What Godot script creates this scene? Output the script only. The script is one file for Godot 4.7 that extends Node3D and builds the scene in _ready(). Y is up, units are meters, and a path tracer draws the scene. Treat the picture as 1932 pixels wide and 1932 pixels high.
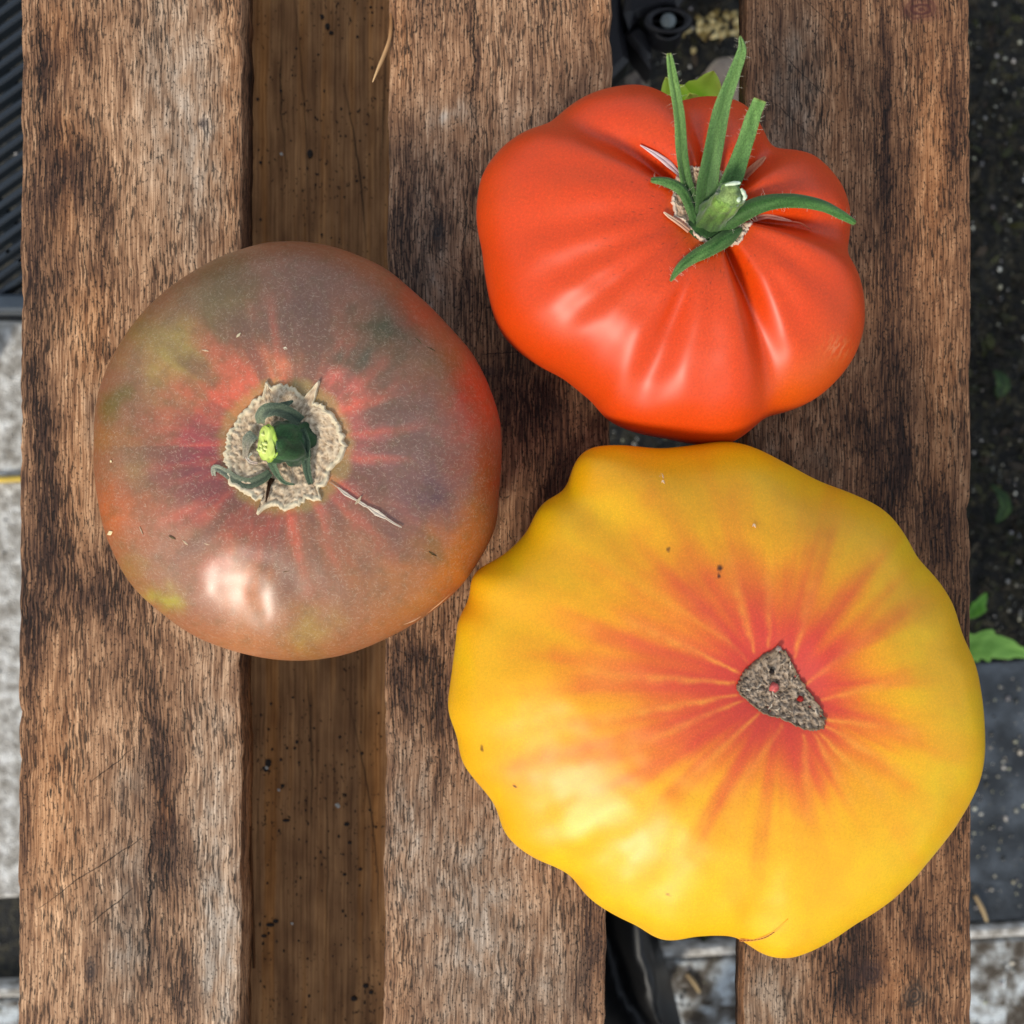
extends Node3D
# A close-up from above: three heirloom tomatoes on a slatted wooden pallet, the ground far below the gaps.
# Lengths in metres. The plan of the scene was measured on a sheet 1932 units wide; at() turns a measured
# point and its real height into a place.

const CAM_H := 0.30
const HALF := 0.516
const GROUND_Y := -0.38

var rng := RandomNumberGenerator.new()
var taken := {}
var nz := FastNoiseLite.new()
var cells := FastNoiseLite.new()

# ------------------------------------------------------------------ small helpers

func at(px: float, py: float, h: float) -> Vector3:
	var k := HALF * (CAM_H - h) / 966.0
	return Vector3((px - 966.0) * k, h, (py - 966.0) * k)

func numbered(called: String, parent: Node) -> String:
	var key := str(parent.get_instance_id()) + called
	var n: int = taken.get(key, 0)
	taken[key] = n + 1
	return called if n == 0 else "%s_%03d" % [called, n]

func thing(called: String, label: String, category: String, where := Vector3.ZERO, group := "") -> Node3D:
	var o := Node3D.new()
	o.name = numbered(called, self)
	add_child(o, true)
	o.position = where
	tag(o, label, category, group)
	return o

func tag(o: Node3D, label: String, category: String, group := "") -> void:
	o.set_meta("label", label)
	o.set_meta("category", category)
	if group != "":
		o.set_meta("group", group)

func put(called: String, mesh: Mesh, mat: Material, parent: Node, where := Vector3.ZERO) -> MeshInstance3D:
	var o := MeshInstance3D.new()
	o.mesh = mesh
	o.material_override = mat
	o.name = numbered(called, parent)
	parent.add_child(o, true)
	o.position = where
	return o

func ss(a: float, b: float, x: float) -> float:
	return smoothstep(a, b, x)

# pos has nu * nv entries, v runs fastest. Smooth normals, faces turned away from «inside» (or up for sheets).
func grid(pos: PackedVector3Array, nu: int, nv: int, wrap_u := false, wrap_v := false, cols := PackedColorArray(), uvs := PackedVector2Array(), sheet := false, caps := false) -> ArrayMesh:
	var n := pos.size()
	var nor := PackedVector3Array()
	nor.resize(n)
	var idx := PackedInt32Array()
	var mu := nu if wrap_u else nu - 1
	var mv := nv if wrap_v else nv - 1
	var mid := Vector3.ZERO
	for p in pos:
		mid += p
	mid /= n
	var flux := 0.0
	for i in mu:
		var i2 := (i + 1) % nu
		for j in mv:
			var j2 := (j + 1) % nv
			var a := i * nv + j
			var b := i2 * nv + j
			var c := i2 * nv + j2
			var d := i * nv + j2
			var pa := pos[a]
			var f := (pos[c] - pa).cross(pos[d] - pos[b])
			nor[a] += f
			nor[b] += f
			nor[c] += f
			nor[d] += f
			flux += f.y if sheet else f.dot(pa - mid)
			idx.append(a); idx.append(b); idx.append(c)
			idx.append(a); idx.append(c); idx.append(d)
	var flip := flux > 0.0   # f points outwards: the turn a-b-c is anticlockwise from outside
	var sgn := 1.0 if flip else -1.0
	for k in n:
		nor[k] = (nor[k] * sgn).normalized()
	if caps and wrap_v:
		# close both ends of a tube
		for e in 2:
			var base := 0 if e == 0 else (nu - 1) * nv
			var c0 := Vector3.ZERO
			for j in nv:
				c0 += pos[base + j]
			pos.append(c0 / nv)
			var out := (pos[base] - pos[base + (nv if e == 0 else -nv)]).normalized()
			nor.append(out)
			if cols.size():
				cols.append(cols[base])
			if uvs.size():
				uvs.append(uvs[base])
			for j in nv:
				var j2 := (j + 1) % nv
				if e == 0:
					idx.append(base + j); idx.append(base + j2); idx.append(pos.size() - 1)
				else:
					idx.append(base + j2); idx.append(base + j); idx.append(pos.size() - 1)
	if flip:
		for k in range(0, idx.size(), 3):
			var t := idx[k + 1]
			idx[k + 1] = idx[k + 2]
			idx[k + 2] = t
	return raw(pos, nor, idx, cols, uvs)

func raw(pos: PackedVector3Array, nor: PackedVector3Array, idx: PackedInt32Array, cols := PackedColorArray(), uvs := PackedVector2Array()) -> ArrayMesh:
	var arr := []
	arr.resize(Mesh.ARRAY_MAX)
	arr[Mesh.ARRAY_VERTEX] = pos
	arr[Mesh.ARRAY_NORMAL] = nor
	arr[Mesh.ARRAY_INDEX] = idx
	if cols.size():
		arr[Mesh.ARRAY_COLOR] = cols
	if uvs.size():
		arr[Mesh.ARRAY_TEX_UV] = uvs
	var m := ArrayMesh.new()
	m.add_surface_from_arrays(Mesh.PRIMITIVE_TRIANGLES, arr)
	return m

func spline(p: PackedVector3Array, t: float) -> Vector3:
	var n := p.size() - 1
	var x := clampf(t, 0.0, 1.0) * n
	var i := mini(int(x), n - 1)
	return p[i].cubic_interpolate(p[i + 1], p[maxi(i - 1, 0)], p[mini(i + 2, n)], x - i)

func lerp_list(w: Array, t: float) -> float:
	var n := w.size() - 1
	var x := clampf(t, 0.0, 1.0) * n
	var i := mini(int(x), n - 1)
	return lerpf(w[i], w[i + 1], x - i)

# a tube of changing radius along points
func tube(p: PackedVector3Array, r: Array, sides := 8, steps := 24, c0 := Color.WHITE, c1 := Color.WHITE, rough := 0.0) -> ArrayMesh:
	var pos := PackedVector3Array()
	var cols := PackedColorArray()
	for i in steps:
		var t := float(i) / (steps - 1)
		var c := spline(p, t)
		var tan := (spline(p, t + 0.02) - spline(p, t - 0.02)).normalized()
		var side := tan.cross(Vector3.UP if absf(tan.y) < 0.9 else Vector3.RIGHT).normalized()
		var up := side.cross(tan)
		var rr := lerp_list(r, t)
		for j in sides:
			var a := TAU * j / sides
			var k := rr * (1.0 + rough * nz.get_noise_3d(cos(a) * 90.0, sin(a) * 90.0, t * 160.0 + rr * 9000.0))
			pos.append(c + side * cos(a) * k + up * sin(a) * k)
			var cv := c0.lerp(c1, t)
			if rough > 0.0:
				var m := 1.0 + 0.30 * nz.get_noise_3d(cos(a) * 160.0, sin(a) * 160.0, t * 220.0) + 0.25 * nz.get_noise_2d(a * 260.0, t * 40.0)
				cv = Color(minf(cv.r * m, 1.0), minf(cv.g * m, 1.0), minf(cv.b * m, 1.0))
			cols.append(cv)
	return grid(pos, steps, sides, false, true, cols, PackedVector2Array(), false, true)

# a leaf-like blade: a closed, folded ribbon; widths are half widths
func blade(p: PackedVector3Array, w: Array, fold: float, thick: float, base: Color, tip: Color, roll := 0.0, face := Vector3.UP, steps := 40) -> ArrayMesh:
	var pos := PackedVector3Array()
	var cols := PackedColorArray()
	var na := 9
	for i in steps:
		var t := float(i) / (steps - 1)
		var c := spline(p, t)
		var tan := (spline(p, t + 0.02) - spline(p, t - 0.02)).normalized()
		var side := tan.cross(face).normalized()
		var up := side.cross(tan).normalized()
		var q := Quaternion(tan, roll * t)
		side = q * side
		up = q * up
		var hw := lerp_list(w, t) * (1.0 + 0.07 * nz.get_noise_2d(t * 420.0, hw_seed(p)))
		for k in 2 * na:
			var f := (float(k) / (na - 1) * 2.0 - 1.0) if k < na else (1.0 - float(k - na) / (na - 1) * 2.0)
			var edge := 1.0 - pow(absf(f), 3.0)
			var h := fold * hw * (absf(f) - 0.4) + (thick if k < na else -thick) * (0.15 + edge)
			h += 0.10 * hw * nz.get_noise_2d(t * 300.0 + f * 40.0, hw_seed(p) + 50.0)
			if k < na and absf(f) < 0.12:
				h -= thick * 0.9
			pos.append(c + side * f * hw + up * h)
			var cc := base.lerp(tip, t)
			var v := 0.10 * nz.get_noise_2d(t * 500.0 + f * 90.0, hw_seed(p))
			if absf(f) < 0.2:
				v -= 0.05
			if absf(f) > 0.85:
				v += 0.05
			v += 0.08 * nz.get_noise_2d(f * 260.0, t * 60.0 + hw_seed(p))
			if t > 0.95:
				cc = cc.lerp(Color(cc.r * 0.9 + 0.12, cc.g * 0.85, cc.b * 0.8), (t - 0.95) * 14.0)
			cols.append(Color(clampf(cc.r + v, 0, 1), clampf(cc.g + v, 0, 1), clampf(cc.b + v * 0.7, 0, 1)))
	return grid(pos, steps, 2 * na, false, true, cols, PackedVector2Array(), false, true)

func hw_seed(p: PackedVector3Array) -> float:
	return (p[0].x * 31.0 + p[p.size() - 1].z * 17.0) * 1000.0

func box(size: Vector3, bevel: float) -> ArrayMesh:
	# rounded box: a sphere-like cage pushed to the corners
	var pos := PackedVector3Array()
	var prof := [Vector2(0, -1), Vector2(1, -1), Vector2(1, 1), Vector2(0, 1)]
	var h := size * 0.5
	var rings := [[0.001, -h.y], [h.x - bevel, -h.y], [h.x, -h.y + bevel], [h.x, h.y - bevel], [h.x - bevel, h.y], [0.001, h.y]]
	for r in rings:
		var kx: float = r[0]
		var kz: float = maxf(0.001, h.z - (h.x - kx)) if kx > 0.01 or kx == h.x else 0.001
		if kx > h.x - bevel * 1.5:
			kz = h.z - (h.x - kx)
		var y: float = r[1]
		for c in [Vector2(-kx, -kz), Vector2(kx, -kz), Vector2(kx, kz), Vector2(-kx, kz)]:
			pos.append(Vector3(c.x, y, c.y))
	var st := SurfaceTool.new()
	st.begin(Mesh.PRIMITIVE_TRIANGLES)
	for i in rings.size() - 1:
		for j in 4:
			var a := pos[i * 4 + j]
			var b := pos[i * 4 + (j + 1) % 4]
			var c := pos[i * 4 + 4 + (j + 1) % 4]
			var d := pos[i * 4 + 4 + j]
			for tri in [[a, b, c], [a, c, d]]:
				var f: Vector3 = (tri[1] - tri[0]).cross(tri[2] - tri[0])
				var mid: Vector3 = (tri[0] + tri[1] + tri[2]) / 3.0
				var order := [0, 2, 1] if f.dot(mid) > 0.0 else [0, 1, 2]
				for k in order:
					st.set_smooth_group(-1)
					st.add_vertex(tri[k])
	st.generate_normals()
	return st.commit()

# a flat outline of a given thickness, standing at height y0 (top) with slightly domed, bevelled rim
func plate(outline: PackedVector2Array, y_top: float, thick: float, bev: float) -> ArrayMesh:
	var inner := Geometry2D.offset_polygon(outline, -bev)
	var top: PackedVector2Array = inner[0] if inner.size() else outline
	var st := SurfaceTool.new()
	st.begin(Mesh.PRIMITIVE_TRIANGLES)
	st.set_smooth_group(-1)
	var tri := Geometry2D.triangulate_polygon(top)
	for k in range(0, tri.size(), 3):
		var a := top[tri[k]]
		var b := top[tri[k + 1]]
		var c := top[tri[k + 2]]
		var ccw := (b - a).cross(c - a) > 0.0    # x right, z down: positive is clockwise seen from above
		for q in ([a, b, c] if ccw else [a, c, b]):
			st.add_vertex(Vector3(q.x, y_top, q.y))
	var loops := [[top, y_top], [outline, y_top - bev], [outline, y_top - thick]]
	var cw := not Geometry2D.is_polygon_clockwise(outline)
	# walls, bevel bridged by nearest points
	for l in 2:
		var A: PackedVector2Array = loops[l][0]
		var B: PackedVector2Array = loops[l + 1][0]
		var ya: float = loops[l][1]
		var yb: float = loops[l + 1][1]
		for i in B.size():
			var b0 := B[i]
			var b1 := B[(i + 1) % B.size()]
			var a0 := near_point(A, b0) if l == 0 else b0
			var a1 := near_point(A, b1) if l == 0 else b1
			var q := [Vector3(a0.x, ya, a0.y), Vector3(b0.x, yb, b0.y), Vector3(b1.x, yb, b1.y), Vector3(a1.x, ya, a1.y)]
			var order := [0, 1, 2, 0, 2, 3]
			var f: Vector3 = (q[1] - q[0]).cross(q[2] - q[0])
			var e := (b1 - b0).normalized()
			var outw := Vector3(e.y, 0, -e.x) * (1.0 if cw else -1.0)
			if f.dot(outw) > 0.0:
				order = [0, 2, 1, 0, 3, 2]
			for k in order:
				st.add_vertex(q[k])
	st.generate_normals()
	return st.commit()

func near_point(A: PackedVector2Array, p: Vector2) -> Vector2:
	var best := A[0]
	for q in A:
		if q.distance_squared_to(p) < best.distance_squared_to(p):
			best = q
	return best

# ------------------------------------------------------------------ materials

func layer(seed_: int, w: int, h: int, freq: float, stretch: float, oct := 3, ridged := false) -> PackedByteArray:
	var n := FastNoiseLite.new()
	n.noise_type = FastNoiseLite.TYPE_SIMPLEX_SMOOTH
	n.seed = seed_
	n.frequency = freq
	n.fractal_type = FastNoiseLite.FRACTAL_RIDGED if ridged else FastNoiseLite.FRACTAL_FBM
	n.fractal_octaves = oct
	var hh := maxi(16, int(h / stretch))
	var im := n.get_image(w, hh)
	im.convert(Image.FORMAT_L8)
	if hh != h:
		im.resize(w, h, Image.INTERPOLATE_CUBIC)
	return im.get_data()

# soft patches, [x, y, rx, ry, amount] in measured units, as a byte layer
func patches(list: Array, x0: float, x1: float, y0: float, y1: float, w: int, h: int) -> PackedByteArray:
	var lw := 72
	var lh := 288
	var b := PackedByteArray()
	b.resize(lw * lh)
	for j in lh:
		var y := lerpf(y0, y1, (j + 0.5) / lh)
		for i in lw:
			var x := lerpf(x0, x1, (i + 0.5) / lw)
			var wx := x + 14.0 * nz.get_noise_2d(x * 2.0, y * 0.7)
			var wy := y + 40.0 * nz.get_noise_2d(x * 2.0 + 900.0, y * 0.7)
			var s := 0.0
			for q in list:
				var dx: float = (wx - q[0]) / q[2]
				var dy: float = (wy - q[1]) / q[3]
				var d := dx * dx + dy * dy
				if d < 5.0:
					s += q[4] * exp(-d)
			b[j * lw + i] = int(clampf(s, 0.0, 1.0) * 255.0)
	var im := Image.create_from_data(lw, lh, false, Image.FORMAT_L8, b)
	im.resize(w, h, Image.INTERPOLATE_CUBIC)
	return im.get_data()

# weathered, sawn board: albedo and relief
func weathered(seed_: int, x0: float, x1: float, dark: Array, light: Array, grey: Array, orange: Array, lines: Array, knots: Array, gain: float, kerf: float) -> StandardMaterial3D:
	var w := 512
	var h := 2048
	var y0 := -60.0
	var y1 := 1992.0
	var fine := layer(seed_, w, h, 0.20, 26.0, 3)
	var wide := layer(seed_ + 7, w, h, 0.010, 3.0, 3)
	var med := layer(seed_ + 1, w, h, 0.035, 12.0, 4)
	var mott := layer(seed_ + 2, w, h, 0.026, 2.0, 5)
	var pit := layer(seed_ + 3, w, h, 0.17, 8.0, 3)
	var spk := layer(seed_ + 4, w, h, 0.14, 1.3, 3)
	var warp := layer(seed_ + 5, w, h, 0.012, 3.0, 2)
	var rid := layer(seed_ + 6, w, h, 0.045, 34.0, 3, true)
	var D := patches(dark, x0, x1, y0, y1, w, h)
	var L := patches(light, x0, x1, y0, y1, w, h)
	var G := patches(grey, x0, x1, y0, y1, w, h)
	var O := patches(orange, x0, x1, y0, y1, w, h)
	var rgb := PackedByteArray()
	rgb.resize(w * h * 3)
	var hgt := PackedByteArray()
	hgt.resize(w * h)
	var ks := (x1 - x0) / w
	for j in h:
		var y := y0 + (y1 - y0) * j / h
		for i in w:
			var k := j * w + i
			var a := fine[k] / 255.0 - 0.5
			var b := med[k] / 255.0 - 0.5
			var c := mott[k] / 255.0 - 0.5
			var d := D[k] / 255.0
			var l := L[k] / 255.0
			var g := G[k] / 255.0
			var o := O[k] / 255.0
			var reg := wide[k] / 255.0
			var t := 0.60 + 0.30 * b + 0.95 * a + 0.44 * c + 0.26 * l - 0.32 * d
			# dark stain breaks up along the fibres
			var ss_ := clampf((d + c * 1.1 + b * 0.5 - 0.42) * 3.4, 0.0, 1.0)
			t -= 0.17 * ss_
			# fibres torn open: short dark slits
			var p := pit[k] / 255.0
			var thr := 0.20 + 0.30 * clampf(reg * 1.3 - 0.15, 0.0, 0.85) + 0.04 * d - 0.06 * g
			var slit := clampf((thr - p) * 11.0, 0.0, 1.0) * (0.8 + a)
			# mould specks
			var s := spk[k] / 255.0
			var dot := clampf((s - 0.70 + 0.05 * d + 0.12 * c) * 9.0, 0.0, 1.0)
			var crack := clampf((rid[k] / 255.0 - 0.86) * 9.0, 0.0, 1.0) * clampf(1.4 - reg * 1.2, 0.2, 1.0)
			var kf := 0.0
			if kerf > 0.0:
				var ph := (y + i * ks * 0.62) * 0.115 + warp[k] * 0.035
				kf = pow(0.5 + 0.5 * sin(ph), 10.0) * kerf * (0.4 + c + a)
			t -= kf
			t = clampf(t, 0.0, 1.2)
			var r := 0.0
			var gg := 0.0
			var bb := 0.0
			if t < 0.5:
				var f := t * 2.0
				r = 58.0 + 81.0 * f
				gg = 39.0 + 62.0 * f
				bb = 31.0 + 42.0 * f
			else:
				var f := t * 2.0 - 1.0
				r = 139.0 + 66.0 * f
				gg = 101.0 + 62.0 * f
				bb = 73.0 + 54.0 * f
			if o > 0.0:
				var m := 0.42 * o
				r += m * 20.0
				gg -= m * 5.0
				bb -= m * 24.0
			var gm := clampf(g * (0.75 + c), 0.0, 0.8)
			var lum := (r + gg + bb) * 0.333
			r = lerpf(r, lum * 1.05 + 6.0, gm)
			gg = lerpf(gg, lum * 0.99 + 4.0, gm)
			bb = lerpf(bb, lum * 0.93 + 2.0, gm)
			var dk := (1.0 - 0.60 * slit) * (1.0 - 0.55 * dot) * (1.0 - 0.5 * crack * (0.5 + d)) * gain
			rgb[k * 3] = int(clampf(r * dk, 0.0, 255.0))
			rgb[k * 3 + 1] = int(clampf(gg * dk, 0.0, 255.0))
			rgb[k * 3 + 2] = int(clampf(bb * dk, 0.0, 255.0))
			hgt[k] = int(clampf(150.0 + 70.0 * a + 40.0 * b - 95.0 * slit - 50.0 * dot - 60.0 * crack - 40.0 * kf, 0.0, 255.0))
	# long cracks and sawing lines: [xa, ya, xb, yb, half width, depth]
	for q in lines:
		var n := int(Vector2(q[0], q[1]).distance_to(Vector2(q[2], q[3])) * 1.6)
		for m in n:
			var f := float(m) / n
			var x: float = lerpf(q[0], q[2], f) + 5.0 * nz.get_noise_2d(m * 0.9, q[0]) + 2.0 * nz.get_noise_2d(m * 5.0, q[1])
			var y: float = lerpf(q[1], q[3], f)
			var wd: float = q[4] * (0.35 + 0.65 * sin(PI * f)) * (1.0 + 0.7 * nz.get_noise_2d(m * 3.0, q[3]))
			var ci := (x - x0) / (x1 - x0) * w
			var cj := int((y - y0) / (y1 - y0) * h)
			if cj < 0 or cj >= h:
				continue
			for i in range(int(ci - 5), int(ci + 6)):
				if i < 0 or i >= w:
					continue
				var am: float = clampf(1.3 - absf(i - ci) / maxf(wd, 0.3), 0.0, 1.0) * q[5]
				var k := cj * w + i
				for z in 3:
					rgb[k * 3 + z] = int(rgb[k * 3 + z] * (1.0 - 0.8 * am))
				hgt[k] = int(hgt[k] * (1.0 - 0.8 * am))
	# knots: [x, y, rx, ry, warmth]
	for q in knots:
		for j in range(int((q[1] - q[3] * 2.2 - y0) / (y1 - y0) * h), int((q[1] + q[3] * 2.2 - y0) / (y1 - y0) * h)):
			if j < 0 or j >= h:
				continue
			for i in range(int((q[0] - q[2] * 2.0 - x0) / ks), int((q[0] + q[2] * 2.0 - x0) / ks)):
				if i < 0 or i >= w:
					continue
				var dx: float = (x0 + i * ks - q[0]) / q[2]
				var dy: float = (y0 + (y1 - y0) * j / h - q[1]) / q[3]
				var k := j * w + i
				var rr := sqrt(dx * dx + dy * dy) * (1.0 + 0.25 * nz.get_noise_2d(i * 2.5, j * 2.0)) + 0.2 * (mott[k] / 255.0 - 0.5)
				var am := clampf(1.5 - rr, 0.0, 1.0) * (0.72 + 0.28 * sin(rr * 17.0))
				var lum: float = 38.0 + 20.0 * (fine[k] / 255.0)
				rgb[k * 3] = int(lerpf(rgb[k * 3], lum + 26.0 * q[4], am * 0.85))
				rgb[k * 3 + 1] = int(lerpf(rgb[k * 3 + 1], lum * 0.92, am * 0.85))
				rgb[k * 3 + 2] = int(lerpf(rgb[k * 3 + 2], lum * 0.9, am * 0.85))
				hgt[k] = int(lerpf(hgt[k], 110.0 + 30.0 * sin(rr * 9.0), am * 0.7))
	return wood_material(rgb, hgt, w, h, 0.05)

func wood_material(rgb: PackedByteArray, hgt: PackedByteArray, w: int, h: int, relief: float) -> StandardMaterial3D:
	var m := StandardMaterial3D.new()
	m.albedo_texture = ImageTexture.create_from_image(Image.create_from_data(w, h, false, Image.FORMAT_RGB8, rgb))
	m.heightmap_enabled = true
	m.heightmap_texture = ImageTexture.create_from_image(Image.create_from_data(w, h, false, Image.FORMAT_L8, hgt))
	m.heightmap_scale = relief
	m.roughness = 0.72
	m.metallic_specular = 0.35
	return m

# the smoother, damp plank below the gap
func plank_material(seed_: int) -> StandardMaterial3D:
	var w := 512
	var h := 2048
	var fine := layer(seed_, w, h, 0.13, 40.0, 3)
	var med := layer(seed_ + 1, w, h, 0.018, 22.0, 3)
	var wide := layer(seed_ + 2, w, h, 0.008, 8.0, 2)
	var mott := layer(seed_ + 3, w, h, 0.014, 1.7, 5)
	var spk := layer(seed_ + 4, w, h, 0.075, 1.2, 3)
	var spz := layer(seed_ + 5, w, h, 0.007, 1.0, 2)
	var rgb := PackedByteArray()
	rgb.resize(w * h * 3)
	var hgt := PackedByteArray()
	hgt.resize(w * h)
	for k in w * h:
		var a := fine[k] / 255.0 - 0.5
		var b := med[k] / 255.0 - 0.5
		var c := wide[k] / 255.0 - 0.5
		var e := mott[k] / 255.0 - 0.5
		var t := clampf(0.58 + 0.46 * b + 0.75 * a + 0.10 * c + 0.55 * e, 0.0, 1.0)
		var o := clampf((b * 0.9 + c * 0.35 - 0.04) * 2.6, 0.0, 1.0)
		var dot := clampf((spk[k] / 255.0 - 0.80 + 0.22 * (spz[k] / 255.0 - 0.5)) * 9.0, 0.0, 1.0)
		var r := 112.0 + 92.0 * t - 4.0 * o
		var g := 76.0 + 77.0 * t - 13.0 * o
		var bb := 48.0 + 56.0 * t - 22.0 * o
		var dk := 1.0 - 0.78 * dot
		rgb[k * 3] = int(r * dk)
		rgb[k * 3 + 1] = int(g * dk)
		rgb[k * 3 + 2] = int(maxf(bb, 8.0) * dk)
		hgt[k] = int(clampf(140.0 + 40.0 * a - 40.0 * dot, 0.0, 255.0))
	# curving grain lines: [u, v, u2, v2, bow, strength]
	for q in [[.34,.0,.42,.26,.03,.5],[.60,.10,.72,.27,.02,.7],[.30,.05,.33,.2,-.02,.4],[.62,.66,.80,.9,.05,.7],[.25,.62,.2,.98,-.04,.4],[.42,.63,.45,.8,.02,.4],[.78,.2,.82,.0,.01,.4],[.15,.7,.13,1.0,.01,.4],[.52,.7,.5,.99,.03,.35]]:
		for n in 900:
			var f := n / 899.0
			var u: float = lerpf(q[0], q[2], f) + q[4] * sin(f * PI) + 0.004 * nz.get_noise_2d(n * 0.8, q[0] * 900.0)
			var v: float = lerpf(q[1], q[3], f)
			for i in range(-4, 5):
				var k := clampi(int(v * h), 0, h - 1) * w + clampi(int(u * w) + i, 0, w - 1)
				var am: float = q[5] * exp(-i * i / 3.0) * sin(f * PI)
				for z in 3:
					rgb[k * 3 + z] = int(rgb[k * 3 + z] * (1.0 - am * 0.45))
	return wood_material(rgb, hgt, w, h, 0.02)

func plain(c: Color, rough: float, spec := 0.5) -> StandardMaterial3D:
	var m := StandardMaterial3D.new()
	m.albedo_color = c
	m.roughness = rough
	m.metallic_specular = spec
	return m

func coloured(rough: float, spec := 0.5) -> StandardMaterial3D:
	var m := plain(Color.WHITE, rough, spec)
	m.vertex_color_use_as_albedo = true
	m.vertex_color_is_srgb = true
	return m

# tiling speckle for skins: short pale flecks and fine dots over a grey
func skin_texture(seed_: int, base: float, strokes: int, len_: float, dots: int, mottle: float) -> ImageTexture:
	rng.seed = seed_
	var n := 1024
	var im := Image.create(n, n, false, Image.FORMAT_L8)
	var noise := layer(seed_, n, n, 0.05, 1.0, 3)
	var by := PackedByteArray()
	by.resize(n * n)
	for k in n * n:
		by[k] = int(clampf(base + mottle * (noise[k] / 255.0 - 0.5), 0.0, 1.0) * 255.0)
	for s in strokes:
		var x := rng.randf() * n
		var y := rng.randf() * n
		var a := rng.randfn(0.0, 0.55) + (0.0 if rng.randf() < 0.75 else 1.4)
		var l := len_ * rng.randf_range(0.35, 1.25)
		var bend := rng.randf_range(-0.05, 0.05)
		var amt := rng.randf_range(0.35, 1.0)
		for q in int(l):
			x += cos(a)
			y += sin(a)
			a += bend
			for o in 5:
				var xi := posmod(int(x), n)
				var yi := posmod(int(y) + o - 2, n)
				var k := yi * n + xi
				var v := base * 255.0 + (255.0 - base * 255.0) * amt * (1.0 if absi(o - 2) < 2 else 0.4)
				by[k] = maxi(by[k], int(v))
	for s in dots:
		var x := rng.randi() % n
		var y := rng.randi() % n
		var r := 1 + rng.randi() % 3
		var amt := rng.randf_range(0.2, 0.9)
		for dj in range(-r, r + 1):
			for di in range(-r, r + 1):
				if di * di + dj * dj <= r * r:
					var k := posmod(y + dj, n) * n + posmod(x + di, n)
					by[k] = maxi(by[k], int(base * 255.0 + (255.0 - base * 255.0) * amt))
	im.set_data(n, n, false, Image.FORMAT_L8, by)
	im.convert(Image.FORMAT_RGB8)
	return ImageTexture.create_from_image(im)

func fleck_texture(seed_: int, strokes: int, len_: float, dots: int) -> ImageTexture:
	rng.seed = seed_
	var n := 1024
	var by := PackedByteArray()
	by.resize(n * n * 4)
	for k in n * n:
		by[k * 4] = 226
		by[k * 4 + 1] = 204
		by[k * 4 + 2] = 176
	for s in strokes + dots:
		var x := rng.randf() * n
		var y := rng.randf() * n
		var a := rng.randfn(0.0, 0.6) + (0.0 if rng.randf() < 0.7 else 1.4)
		var l := len_ * rng.randf_range(0.4, 1.3) if s < strokes else 4.0
		var bend := rng.randf_range(-0.06, 0.06)
		var amt := rng.randf_range(0.06, 0.36)
		for q in int(l):
			x += cos(a)
			y += sin(a)
			a += bend
			for dj in range(-2, 3):
				for di in range(-2, 3):
					var w := 1.0 - 0.26 * (di * di + dj * dj)
					if w > 0.0:
						var k := (posmod(int(y) + dj, n) * n + posmod(int(x) + di, n)) * 4 + 3
						by[k] = maxi(by[k], int(255.0 * amt * w))
	return ImageTexture.create_from_image(Image.create_from_data(n, n, false, Image.FORMAT_RGBA8, by))

func skin_material(tex: ImageTexture, rough: float, spec: float, sss: float, scale := 20.0) -> StandardMaterial3D:
	var m := coloured(rough, spec)
	m.albedo_texture = tex
	m.uv1_triplanar = true
	m.uv1_scale = Vector3.ONE * scale
	if sss > 0.0:
		m.subsurf_scatter_enabled = true
		m.subsurf_scatter_strength = sss
	return m

func mottled(seed_: int, a: Color, b: Color, freq: float, scale: float, rough: float, relief := 0.0, size := 512, spec := 0.5, contrast := 1.0) -> StandardMaterial3D:
	var n := layer(seed_, size, size, freq, 1.0, 5)
	var f := layer(seed_ + 9, size, size, 0.2, 1.0, 2)
	var rgb := PackedByteArray()
	rgb.resize(size * size * 3)
	for k in size * size:
		var t := clampf((n[k] / 255.0 - 0.5) * contrast + 0.5 + 0.35 * (f[k] / 255.0 - 0.5), 0.0, 1.0)
		var c := a.lerp(b, t)
		rgb[k * 3] = c.r8
		rgb[k * 3 + 1] = c.g8
		rgb[k * 3 + 2] = c.b8
	var m := plain(Color.WHITE, rough, spec)
	m.albedo_texture = ImageTexture.create_from_image(Image.create_from_data(size, size, false, Image.FORMAT_RGB8, rgb))
	m.uv1_triplanar = true
	m.uv1_world_triplanar = true
	m.uv1_scale = Vector3.ONE * scale
	if relief > 0.0:
		m.heightmap_enabled = true
		m.heightmap_texture = ImageTexture.create_from_image(Image.create_from_data(size, size, false, Image.FORMAT_L8, f))
		m.heightmap_scale = relief
	return m

# ------------------------------------------------------------------ pallet

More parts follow.
